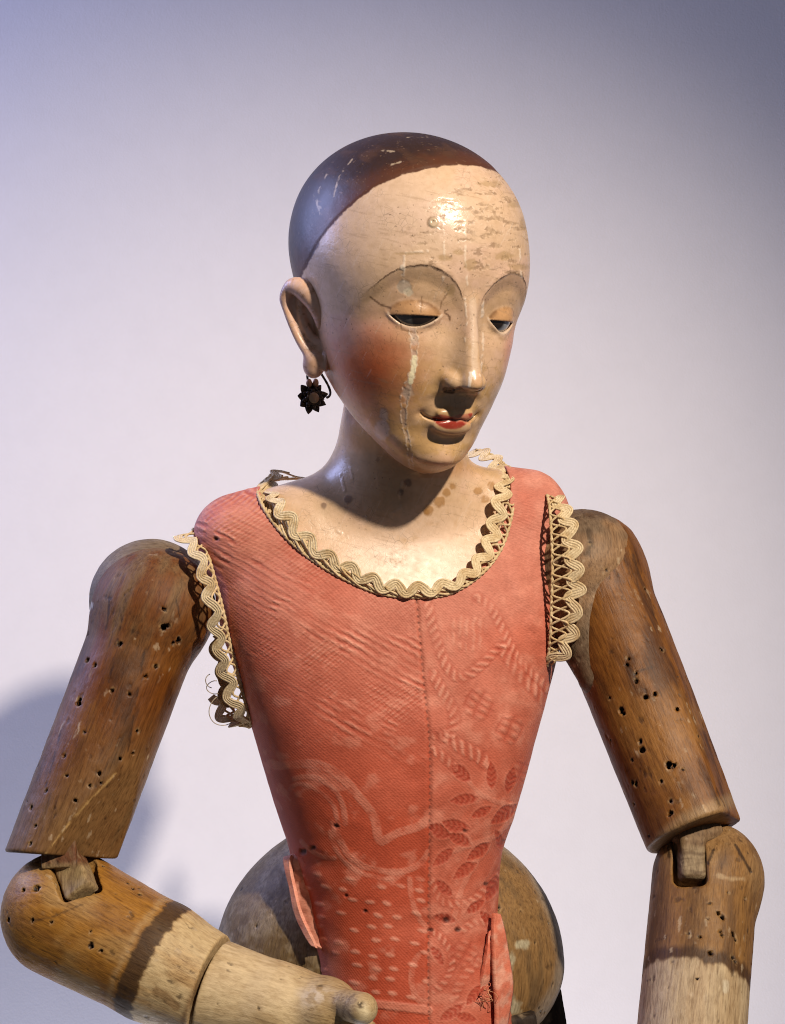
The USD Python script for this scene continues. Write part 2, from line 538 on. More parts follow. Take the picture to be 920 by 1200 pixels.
# ------------------------------------------------------------------ build: head, neck and bust
RES = 1.2
figure = thing('wooden_mannequin', 'carved wooden mannequin with painted bald head and jointed arms', 'mannequin')
hv, hf = sdf_mesh(f_painted, (-150, -130, -240), (150, 150, 132), 0.75 * RES)
hw = head_to_world(hv)


def normals(v, f):
    n = np.cross(v[f[:, 1]] - v[f[:, 0]], v[f[:, 2]] - v[f[:, 0]])
    o = np.stack([np.bincount(f.ravel(), np.repeat(n[:, k], 3), len(v)) for k in range(3)], 1)
    return o / (np.linalg.norm(o, axis=1, keepdims=True) + 1e-12)


def band(q, pts, w, soft=1.0, wob=None):
    """1 inside a stroke of half width w round a polyline in photograph pixels, ragged by wob."""
    d, t = seg_dist(q, pts)
    if wob is not None:
        d = d + wob
    return sstep(w + soft, w, d), t


def near(q, x0, y0, x1, y1):
    return np.nonzero((q[:, 0] > x0) & (q[:, 0] < x1) & (q[:, 1] > y0) & (q[:, 1] < y1))[0]


def blotch(p, scale, lo, hi, seed, octaves=4):
    return sstep(lo, hi, fbm(p / scale, octaves, seed))


FLESH, PINK, OCHRE = np.array([0.60, 0.41, 0.265]), np.array([0.63, 0.42, 0.305]), np.array([0.49, 0.305, 0.135])
CAPLINE = curve([(336, 372), (343, 345), (353, 326), (375, 283), (410, 243), (450, 214), (500, 198), (545, 194), (582, 201), (608, 224), (628, 262)], 90)


def paint_figure(v, w, n):
    """Paint, varnish dullness and relief (mm) of the head and bust: v head millimetres, w world, n world normals."""
    N = len(v)
    q = to_px(w)
    col = np.tile(FLESH, (N, 1)); dull = np.full(N, 0.32); rel = np.zeros(N)
    view = (EYE - w); view /= np.linalg.norm(view, axis=1, keepdims=True)
    front = sstep(-0.05, 0.10, (n * view).sum(1)) * (v[:, 1] < 40)
    big, mid, fine = fbm(v / 34, 3, 1), fbm(v / 9, 4, 2), fbm(v / 2.2, 3, 3)
    fine2 = fbm(v * [1, 1, 0.35] / 1.6, 3, 4)
    col = mixc(col, PINK, sstep(0.45, 0.7, big))
    low = sstep(395, 470, q[:, 1]) * sstep(18, 30, w[:, 2])
    col = mixc(col, OCHRE, (0.25 + 0.6 * low) * sstep(0.35, 0.7, mid) + 0.34 * low)
    face = front * (w[:, 2] > 20)
    # grime in the upper face hollows and cheeks, worn paler on the forehead
    fore = np.exp(-((q[:, 0] - 500) / 90) ** 2 - ((q[:, 1] - 255) / 60) ** 2) * front
    col = mixc(col, (0.68, 0.52, 0.42), 0.55 * fore)
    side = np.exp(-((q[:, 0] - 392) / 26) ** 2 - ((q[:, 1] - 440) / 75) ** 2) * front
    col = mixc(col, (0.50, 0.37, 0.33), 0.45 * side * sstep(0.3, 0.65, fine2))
    # rouge, with an amber wash spreading from it to the jaw
    wash = np.exp(-((q[:, 0] - 428) / 62) ** 2 - ((q[:, 1] - 462) / 58) ** 2)
    col = mixc(col, (0.50, 0.25, 0.095), 0.62 * face * wash)
    r = np.hypot((q[:, 0] - 434) / 66, (q[:, 1] - 428) / 62) + 0.35 * (mid - 0.5)
    col = mixc(col, (0.45, 0.105, 0.028), 0.97 * face * sstep(1.35, -0.05, r))
    col = mixc(col, (0.34, 0.070, 0.016), 0.6 * face * sstep(0.9, 0.1, np.hypot((q[:, 0] - 428) / 40, (q[:, 1] - 440) / 38)))
    r = np.hypot((q[:, 0] - 604) / 16, (q[:, 1] - 420) / 52)
    col = mixc(col, (0.60, 0.24, 0.19), 0.75 * face * sstep(1.2, 0.2, r))
    # chin and jaw a little rosy, the jaw's edge amber
    col = mixc(col, (0.56, 0.30, 0.17), 0.6 * face * np.exp(-((q[:, 0] - 522) / 34) ** 2 - ((q[:, 1] - 548) / 12) ** 2))
    d, _ = seg_dist(q, [(405, 505), (432, 528), (468, 548), (500, 556)])
    col = mixc(col, (0.42, 0.21, 0.075), 0.6 * face * np.exp(-(d / 10) ** 2))
    # the sockets, the lids
    zb = BROW(np.abs(v[:, 0])); m = (v[:, 1] < -35)
    u, vv, ww = eye_frame(v.astype(np.float32))
    E = np.stack([u, vv, ww], 1)
    lid = ell(E, (0, 0, 0), EYE_R)
    sock = sstep(-1, 4, zb - v[:, 2]) * (v[:, 2] > lid_up(u) - 2 + EYE_C[2]) * np.exp(-((np.abs(v[:, 0]) - 36) / 27) ** 4) * m
    col = mixc(col, (0.50, 0.31, 0.165), 0.42 * sock)
    onlid = m * (ww > lid_up(u) - 0.8) * sstep(1.8, 0.8, lid) * (vv > 0)
    col = mixc(col, (0.50, 0.275, 0.125), 0.9 * onlid)
    crease = np.exp(-((lid - 1.0) / 0.7) ** 2) * m * (ww > 3) * (vv > 0)
    col = mixc(col, (0.20, 0.10, 0.045), 0.85 * crease * sstep(0.35, 0.6, mid))
    edge = np.exp(-((ww - lid_up(u)) / 0.9) ** 2) * (lid < 1.5) * m * (np.abs(u) < 22)
    col = mixc(col, (0.09, 0.04, 0.02), 0.75 * edge)
    rim = sstep(-2.3, -1.5, ww - lid_low(u)) * (ww < lid_low(u) + 1.0) * (np.abs(u) < 20.5) * m * (vv > 0)
    col = mixc(col, (0.58, 0.44, 0.33), 0.75 * rim)
    bag = np.exp(-((ww - lid_low(u) + 5.0) / 1.2) ** 2) * (np.abs(u) < 19) * m * (vv > 0)
    col = mixc(col, (0.33, 0.20, 0.11), 0.55 * bag * sstep(0.35, 0.6, fbm(v / 4, 3, 17)))
    for line in ([(434, 348), (446, 357), (458, 361)], [(521, 366), (527, 371), (527, 375)]):
        b, _ = band(q, line, 0.6, 1.0); col = mixc(col, (0.12, 0.06, 0.03), 0.8 * b * face)
    # brows: a thin broken line along the ridge
    zb2 = zb - v[:, 2]
    br = np.exp(-((zb2 - 0.6 - 1.6 * (fbm(v / 3, 2, 9) - 0.5)) / 0.62) ** 2) * m * sstep(7, 10, np.abs(v[:, 0])) * sstep(72, 64, np.abs(v[:, 0]))
    col = mixc(col, (0.055, 0.022, 0.008), br * (0.75 + 0.4 * sstep(0.3, 0.5, fbm(v / 5, 3, 8))))
    rel += 0.25 * br
    # lips
    lips = curve([(506, 489), (514, 486), (522, 486), (529, 488), (537, 486), (546, 485), (554, 484), (551, 491), (545, 498), (536, 503), (526, 503), (516, 500), (508, 493), (506, 489)], 70)
    ins = __import__('shapely').contains_xy(__import__('shapely').Polygon(lips), q[:, 0], q[:, 1])
    ld, _ = seg_dist(q, lips)
    sd = np.where(ins, ld, -ld)
    col = mixc(col, (0.30, 0.022, 0.014), 0.95 * face * sstep(-0.8, 1.2, sd + 1.2 * (fine - 0.5)))
    b, _ = band(q, [(535, 490), (546, 489), (548, 494)], 3.0, 2, 3 * (fine - 0.5)); col = mixc(col, (0.62, 0.30, 0.18), 0.55 * b * face)
    ll = LIPLINE(np.abs(v[:, 0]))
    gr = np.exp(-((v[:, 2] - ll) / 0.65) ** 2) * m * sstep(24.5, 22, np.abs(v[:, 0]))
    col = mixc(col, (0.075, 0.022, 0.014), 0.75 * gr)
    b, _ = band(q, [(500, 508), (520, 511), (546, 506)], 3.5, 5); col = mixc(col, (0.44, 0.28, 0.18), 0.4 * b * face)
    b, _ = band(q, [(509, 450), (514, 464), (520, 482)], 2, 9); col = mixc(col, (0.40, 0.26, 0.14), 0.35 * b * face)
    # nostril and the grey between nose and lip
    b = np.exp(-((q[:, 0] - 534) / 15) ** 2 - ((q[:, 1] - 470) / 12) ** 2) * face
    col = mixc(col, (0.36, 0.26, 0.18), 0.55 * b)
    b, _ = band(q, [(522, 457), (530, 458)], 2.6, 2.0); col = mixc(col, (0.02, 0.01, 0.006), 0.9 * b * face)
    # the tear track: flaked edges, a cream fill above
    track = curve([(484, 388), (486, 402), (485, 420), (483, 440), (477, 455), (474, 468), (473, 484), (474, 500), (478, 515), (480, 530), (483, 546)], 60)
    d, t = seg_dist(q, track)
    wob = 5.0 * (fbm(v / 4.5, 3, 11) - 0.5) + 2.0 * (fine - 0.5)
    half = 3.6 - 1.2 * t + 1.8 * np.exp(-((t - 0.45) / 0.07) ** 2)
    dd = d + wob
    inside = sstep(half + 0.6, half - 0.6, dd) * face * sstep(0.38, 0.50, fbm(v / 5, 3, 12))
    col = mixc(col, (0.50, 0.37, 0.31), (0.65 - 0.25 * t) * inside)
    lip = np.exp(-((dd - half) / 0.7) ** 2) * face * sstep(0.35, 0.5, fbm(v / 3, 3, 13))
    col = mixc(col, (0.80, 0.67, 0.54), 0.65 * lip); rel += 0.22 * lip - 0.16 * inside
    b, _ = band(q, [(486, 419), (485, 430), (481, 448)], 2.5, 1.0, 2.5 * (fine - 0.5)); col = mixc(col, (0.84, 0.75, 0.52), b * face); rel += 0.1 * b * face
    for x, y, r0 in ((484, 397, 4), (478, 459, 6), (447, 503, 9), (450, 487, 6)):
        b = sstep(r0 + 1.5, r0 - 2, np.hypot(q[:, 0] - x, (q[:, 1] - y) * 0.75) + 6 * (fbm(v / 4, 3, 14) - 0.5)) * face
        col = mixc(col, (0.55, 0.43, 0.34), 0.6 * b); rel -= 0.10 * b
    # chip under the near brow
    for x, y, r0, c in ((474, 336, 8, (0.40, 0.34, 0.28)), (472, 314, 3, (0.80, 0.70, 0.58)), (478, 342, 5, (0.55, 0.48, 0.36)), (471, 322, 2, (0.7, 0.6, 0.5))):
        b = sstep(r0 + 1, r0 - 1, np.hypot(q[:, 0] - x, q[:, 1] - y) + 5 * (fbm(v / 3.5, 3, 15) - 0.5)) * face
        col = mixc(col, c, 0.75 * b); rel += (0.25 if r0 == 3 else -0.15) * b
    for line in ([(524, 345), (517, 355), (516, 362)], [(494, 348), (493, 366)], [(469, 372), (470, 386), (486, 390)]):
        b, _ = band(q, line, 0.3, 1.0, 0.5 * (fine - 0.5)); col = mixc(col, (0.22, 0.12, 0.06), 0.7 * b * face); rel -= 0.15 * b * face
    # forehead: flaked brown patches drawn out sideways, upright cracks with pale lips, a round plug
    flake = fbm(np.stack([q[:, 0] / 11, q[:, 1] / 4.2, v[:, 1] * 0], 1), 4, 21)
    flake = 0.72 * flake + 0.28 * fbm(np.stack([q[:, 0] / 4.2, q[:, 1] / 2.4, v[:, 1] * 0], 1), 3, 25) + 0.10 * (fbm(v / 14, 2, 26) - 0.5)
    zone = np.exp(-((q[:, 0] - 585) / 45) ** 2 - ((q[:, 1] - 262) / 70) ** 2) + 0.42 * np.exp(-((q[:, 0] - 510) / 50) ** 2 - ((q[:, 1] - 280) / 55) ** 2)
    fl = sstep(0.665, 0.685, flake + 0.13 * np.minimum(zone, 1)) * face * sstep(0.15, 0.4, zone)
    fv = fbm(v / 3.5, 3, 27)[:, None]
    fcol = np.array([0.46, 0.32, 0.205]) * (1 - sstep(0.35, 0.62, fv)) + np.array([0.20, 0.115, 0.06]) * sstep(0.35, 0.62, fv)
    col = col + (fcol - col) * (0.58 * fl)[:, None]; rel -= 0.14 * fl
    fe = np.exp(-((flake + 0.13 * np.minimum(zone, 1) - 0.660) / 0.008) ** 2) * face * sstep(0.15, 0.4, zone)
    col = mixc(col, (0.76, 0.60, 0.46), 0.4 * fe); rel += 0.10 * fe
    for line in ([(519, 262), (521, 300), (519, 332)], [(546, 258), (545, 300), (548, 335)], [(609, 292), (611, 325)], [(474, 300), (473, 330)], [(556, 348), (566, 352), (564, 372)], [(476, 296), (502, 294)],
                 [(545, 350), (547, 378), (545, 400)], [(566, 355), (566, 405), (563, 440)]):
        b, _ = band(q, line, 0.5, 1.2, 2.4 * (fine - 0.5)); b = b * face * sstep(0.38, 0.5, fbm(v / 7, 3, 22))
        col = mixc(col, (0.80, 0.66, 0.54), 0.7 * b); rel += 0.16 * b
    for x, y, rx, ry in ((520, 302, 9, 4), (551, 310, 8, 7), (538, 296, 7, 3), (609, 313, 14, 4), (590, 300, 12, 5), (480, 297, 18, 2), (522, 235, 12, 3), (604, 240, 10, 4), (575, 215, 14, 4), (615, 262, 6, 9), (528, 340, 6, 8)):
        b = sstep(1.25, 0.6, np.hypot((q[:, 0] - x) / rx, (q[:, 1] - y) / ry) + 1.2 * (fbm(v / 3, 3, 23) - 0.5)) * face
        col = mixc(col, (0.38, 0.25, 0.12), 0.6 * b); rel -= 0.08 * b
    rr = np.hypot(q[:, 0] - 508, q[:, 1] - 261)
    rel += 0.7 * sstep(6.5, 4.5, rr) * face; col = mixc(col, (0.50, 0.39, 0.26), 0.8 * sstep(7, 5.5, rr) * face)
    col = mixc(col, (0.22, 0.13, 0.07), 0.7 * np.exp(-((rr - 7) / 1.0) ** 2) * face * (q[:, 0] + q[:, 1] < 769))
    # nose: rubbed ridge and chipped tip
    b, _ = band(q, [(554, 352), (556, 400), (556, 440)], 2.5, 3, 4 * (mid - 0.5)); col = mixc(col, (0.64, 0.49, 0.37), 0.6 * b * face)
    b, _ = band(q, [(552, 437), (550, 452)], 1.2, 1.6, 2.4 * (fine - 0.5)); col = mixc(col, (0.85, 0.76, 0.66), 0.9 * b * face); rel += 0.12 * b * face
    b, _ = band(q, [(553, 459), (566, 455)], 1.5, 2.5, 3 * (fine - 0.5)); col = mixc(col, (0.26, 0.17, 0.09), 0.7 * b * face)
    b = np.exp(-((q[:, 0] - 559) / 7) ** 2 - ((q[:, 1] - 448) / 9) ** 2); col = mixc(col, (0.62, 0.36, 0.22), 0.6 * b * face)
    # neck and bust: a brown stain under the chin, pale rubbed breast, drips
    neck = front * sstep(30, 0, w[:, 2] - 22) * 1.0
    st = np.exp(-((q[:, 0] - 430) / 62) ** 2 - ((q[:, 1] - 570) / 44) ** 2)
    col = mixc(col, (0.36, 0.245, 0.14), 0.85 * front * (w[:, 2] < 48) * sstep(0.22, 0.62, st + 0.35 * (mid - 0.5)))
    br = np.exp(-((q[:, 0] - 480) / 90) ** 2 - ((q[:, 1] - 655) / 48) ** 2) * front
    col = mixc(col, (0.72, 0.54, 0.43), 0.85 * br * sstep(0.2, 0.5, mid))
    dirt = np.exp(-((q[:, 0] - 462) / 22) ** 2 - ((q[:, 1] - 657) / 14) ** 2) * front
    col = mixc(col, (0.34, 0.24, 0.14), 0.75 * dirt * sstep(0.45, 0.6, fine))
    for i, (x, y, r0) in enumerate(((408, 585, 5), (380, 592, 4), (500, 600, 4), (470, 577, 4), (478, 566, 5), (560, 575, 5), (568, 585, 5), (576, 570, 6), (588, 600, 3), (502, 598, 6), (515, 588, 7), (523, 577, 5), (530, 570, 4))):
        b = sstep(r0 + 1, r0 - 1.5, np.hypot(q[:, 0] - x, q[:, 1] - y) + 4 * (fbm(v / 3, 3, 31 + i) - 0.5)) * front
        col = mixc(col, (0.34, 0.17, 0.05) if y > 565 and x > 495 else (0.15, 0.09, 0.06), 0.75 * b); rel += 0.12 * b
    for line in ([(410, 548), (413, 560)], [(399, 555), (404, 575)], [(472, 563), (468, 580), (470, 596), (458, 602)], [(425, 596), (431, 612)], [(395, 622), (401, 626), (408, 629)]):
        b, _ = band(q, line, 0.9, 1.3, 1.5 * (fine - 0.5)); b = b * sstep(0.4, 0.55, fbm(v / 5, 3, 33)); col = mixc(col, (0.52, 0.39, 0.29), 0.5 * b * front); rel += 0.2 * b * front
    # all over: fly specks, pits and hairline scratches
    sp = fbm(v / 1.5, 2, 41)
    spk = sstep(0.79, 0.82, sp) * front * sstep(0.40, 0.6, big)
    col = mixc(col, (0.10, 0.06, 0.035), 0.8 * spk)
    sc = fbm(np.stack([(q[:, 0] + 0.5 * q[:, 1]) / 2.2, q[:, 1] / 38, v[:, 0] * 0], 1), 3, 42)
    col = mixc(col, (0.74, 0.60, 0.50), 0.22 * sstep(0.75, 0.79, sc) * front)
    sc = fbm(np.stack([q[:, 0] / 30, (q[:, 1] - 0.25 * q[:, 0]) / 1.8, v[:, 0] * 0], 1), 3, 43)
    col = mixc(col, (0.30, 0.19, 0.11), 0.30 * sstep(0.72, 0.76, sc) * front)
    dull += 0.35 * (mid - 0.5) + 0.25 * fl + 0.2 * sock + 0.42 * br + 0.6 * br * (fbm(v / 5, 3, 44) - 0.5) - 0.12 * fore
    # the painted dark cap
    cd, _ = seg_dist(q, CAPLINE)
    xs = np.interp(q[:, 0], CAPLINE[:, 0], CAPLINE[:, 1], left=380, right=400)
    above = (q[:, 1] < xs) & (q[:, 0] > 336)
    sdc = np.where(above | (q[:, 0] < 336), cd, -cd)
    vis = (n * view).sum(1) > -0.25
    cap = np.where(vis & (v[:, 1] < 70), sstep(-0.8, 0.8, sdc + 1.6 * (fine - 0.5) + 5.0 * (fbm(v / 7, 3, 53) - 0.5)), ((v[:, 2] > -25 + 0.0 * v[:, 1]) & (v[:, 1] > 5)).astype(float))
    cap = cap * (w[:, 2] > 85)
    brown = mixc(np.tile([0.030, 0.0125, 0.0075], (N, 1)), (0.085, 0.026, 0.009), sstep(26, 3, cd + 14 * (mid - 0.5)))
    brown = mixc(brown, (0.075, 0.032, 0.014), 0.6 * sstep(0.5, 0.7, fbm(v * [1, .4, 1] / 12, 3, 51)))
    for line in ([(383, 205), (374, 222), (372, 240), (379, 246)], [(396, 212), (391, 232)], [(413, 187), (398, 206), (394, 220)], [(448, 196), (470, 190)], [(468, 165), (484, 160), (500, 161)], [(368, 228), (376, 252)], [(440, 176), (462, 178)]):
        b, _ = band(q, line, 0.35, 1.0, 2.0 * (fine - 0.5)); b = b * sstep(0.4, 0.52, fbm(v / 5, 3, 52))
        brown = mixc(brown, (0.42, 0.32, 0.22), 0.75 * b)
    brown = mixc(brown, (0.20, 0.12, 0.07), 0.6 * sstep(0.76, 0.79, sp))
    col = col * (1 - cap[:, None]) + brown * cap[:, None]
    dull = np.where(cap > 0.5, 0.7 + 0.3 * (mid - 0.5), dull)
    rel = rel * (1 - cap) + 0.25 * cap * sstep(0.0, 4.0, cd)
    return col, dull, rel


hn = normals(hw, hf)
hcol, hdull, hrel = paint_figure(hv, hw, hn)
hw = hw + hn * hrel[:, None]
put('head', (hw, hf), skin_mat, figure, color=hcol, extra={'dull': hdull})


def f_head_world(Pw):
    return f_painted(world_to_head(Pw).astype(np.float32)) * HK


# ears: a = from the root outwards, b = up, c = towards the hollow side
def make_ear(side):
    O = np.array([-74.5, 5.0, -30.0])
    ea = np.array([-0.66, 0.75, 0.0]); ec = np.array([-0.75, -0.66, 0.0]); eb = np.array([0, 0, 1.0])
    ea /= np.linalg.norm(ea); ec /= np.linalg.norm(ec)
    k = 1.45
    hx = [((376 - x) / k, 0.80 * (395.5 - y) / k, c, 1.2 * r / k) for x, y, c, r in (
        (374, 385, -2, 6), (367, 358, 1, 10), (353, 343, 2, 10.5), (338, 339, 2.5, 8), (331, 346, 2, 6), (328, 358, 2, 5), (330, 369, 2, 3.6), (336, 383, 2, 3.5),
        (344, 400, 1.5, 3.5), (353, 415, 1, 4), (361, 426, 0, 4.6), (369, 434, -1, 6))]
    hx = np.array(hx); hs = curve(hx, 40)
    an = curve(np.array([((376 - x) / k, 0.80 * (395.5 - y) / k, c, r / k) for x, y, c, r in ((345, 352, 0, 4.6), (347, 372, 0, 4.6), (354, 392, 0, 4.8), (364, 407, -1, 5.2), (378, 412, -2, 5))]), 14)
    poly2 = np.vstack([hs[:, :2], [(-8, -30), (-8, 20)]])

    def pd(q):
        import shapely
        d, _ = seg_dist(q, np.vstack([poly2, poly2[:1]]))
        return np.where(shapely.contains_xy(shapely.Polygon(poly2), q[:, 0], q[:, 1]), -d, d)
    g = grid2(pd, (-25, -60), (60, 60), 0.7)

    def f(P):
        a, b, c = P[:, 0], P[:, 1], P[:, 2]
        gd = g(a, b)
        deep = -0.5 - 3.8 * sstep(1, 9, -gd) - 6.0 * np.exp(-((a - 5) / 7) ** 2 - ((b - 2) / 9) ** 2)
        plate = smax(gd, np.abs(c - deep) - 2.4, 1.5)
        d = smin(plate, polyline(P, hs[:, :3], hs[:, 3]), 3.0)
        d = smin(d, polyline(P, an[:, :3] - [0, 0, 1.5], an[:, 3]), 3.0)
        d = smin(d, ell(P, (4, -26, -2), (9, 11, 6.5)), 4)
        return smin(d, ell(P, (2, -12, -6), (5, 8, 5)), 3)
    v, fc = sdf_mesh(f, (-16, -52, -24), (52, 58, 20), 0.8 * RES)
    p = O + v[:, :1] * ea + v[:, 1:2] * eb + v[:, 2:] * ec
    if side > 0:
        p[:, 0] *= -1
    fc = fc if np.linalg.det(np.stack([ea, eb, ec])) * -side > 0 else fc[:, ::-1]
    return head_to_world(p), fc


for side in (-1, 1):
    ev, ef = make_ear(side)
    mid = fbm(ev / 5, 4, 61)
    ec = mixc(np.tile([0.60, 0.37, 0.255], (len(ev), 1)), (0.63, 0.42, 0.33), sstep(0.4, 0.6, mid))
    ec = mixc(ec, (0.30, 0.17, 0.09), 0.7 * sstep(0.62, 0.72, fbm(ev / 3, 4, 62)))
    put('ear', (ev, ef), skin_mat, figure, color=ec, extra={'dull': 0.4 + 0.4 * (mid - 0.5)})

# glass eyes behind the lids
eye_mat = mat('painted_eye', {'a': ('attribute', {'attribute': 'paint'}), 'p': ('principled_bsdf', {'roughness': 0.08, 'coat_weight': 0.5})}, [('a.color', 'p.base_color')])
for side in (-1, 1):
    sp = trimesh.creation.icosphere(5, 1.0)
    e = sp.vertices * np.array([19.8, 14.2, 13.2])            # u, v, w
    cb, sb = math.cos(EYE_B), math.sin(EYE_B)
    dx, dy = e[:, 0] * cb + e[:, 1] * sb, -e[:, 0] * sb + e[:, 1] * cb
    p = np.stack([side * (EYE_C[0] + dx), EYE_C[1] - dy, EYE_C[2] + e[:, 2]], 1)
    p = head_to_world(p)
    q = to_px(p)
    cx = 499 if side < 0 else 580
    r = np.hypot((q[:, 0] - cx) / 1.0, q[:, 1] - (372 if side < 0 else 376))
    rad = 17.0 if side < 0 else 11.5
    col = mixc(np.tile([0.09, 0.085, 0.08] if side < 0 else [0.30, 0.32, 0.34], (len(p), 1)), (0.018, 0.011, 0.008), sstep(rad + 2, rad - 2, r))
    put('eye', (p, sp.faces if side * 1 > 0 else sp.faces), eye_mat, figure, color=col)


# ------------------------------------------------------------------ build: bodice of brocade
from scipy.spatial import cKDTree
cloth_mat = mat('faded_brocade', {
    'a': ('attribute', {'attribute': 'paint'}), 'w': ('attribute', {'attribute': 'weave'}),
    'tw': ('wave_texture', {'wave_type': 'bands', 'bands_direction': 'diagonal', 'scale': 0.30, 'distortion': 1.0, 'detail': 2.0, 'detail_scale': 1.5}),
    'n': ('noise_texture', {'scale': 420.0, 'detail': 4.0, 'roughness': 0.7}),
    'n2': ('noise_texture', {'scale': 60.0, 'detail': 4.0, 'roughness': 0.6}),
    'tc': ('texture_coordinate', {}),
    'mp': ('mapping', {'mapping_type': 'point', 'scale': (1.0, 1.0, 3.2)}),
    'r': ('rgb_ramp', {'ramp': [(0.25, (0.72, 0.66, 0.64)), (0.62, (1.0, 1.0, 1.0))]}),
    'r2': ('rgb_ramp', {'ramp': [(0.3, (0.86, 0.80, 0.78)), (0.65, (1.05, 1.06, 1.08))]}),
    'm': ('mix_color', {'blend_type': 'multiply', 'fac': 1.0}), 'm2': ('mix_color', {'blend_type': 'multiply', 'fac': 1.0}),
    'b': ('bump', {'strength': 0.14, 'distance': 0.0005}), 'b2': ('bump', {'strength': 0.5, 'distance': 0.0005}),
    'p': ('principled_bsdf', {'roughness': 0.62, 'specular_ior_level': 0.30, 'sheen_weight': 0.04, 'sheen_roughness': 0.4, 'sheen_tint': (1.0, 0.7, 0.6)})},
    [('w.vector', 'tw.vector'), ('tc.object', 'mp.vector'), ('mp.vector', 'n.vector'), ('tc.object', 'n2.vector'), ('n.fac', 'r.fac'), ('n2.fac', 'r2.fac'),
     ('a.color', 'm.a'), ('r.color', 'm.b'), ('m.result', 'm2.a'), ('r2.color', 'm2.b'), ('m2.result', 'p.base_color'),
     ('tw.fac', 'b.height'), ('n.fac', 'b2.height'), ('b.normal', 'b2.normal'), ('b2.normal', 'p.normal')])

SEAM = curve([(486, 690), (490, 720), (496, 790), (502, 850), (504, 900), (503, 1000), (503, 1230)], 60)


def leafshape(q, x, y, ang, L, Wd):
    """Signed distance-like value (px, positive inside) of a pointed leaf, and its own coordinates."""
    a = math.radians(ang); dx, dy = q[:, 0] - x, q[:, 1] - y
    s, t = dx * math.cos(a) + dy * math.sin(a), -dx * math.sin(a) + dy * math.cos(a)
    return Wd * (1 - (s / L) ** 2) - np.abs(t), s, t


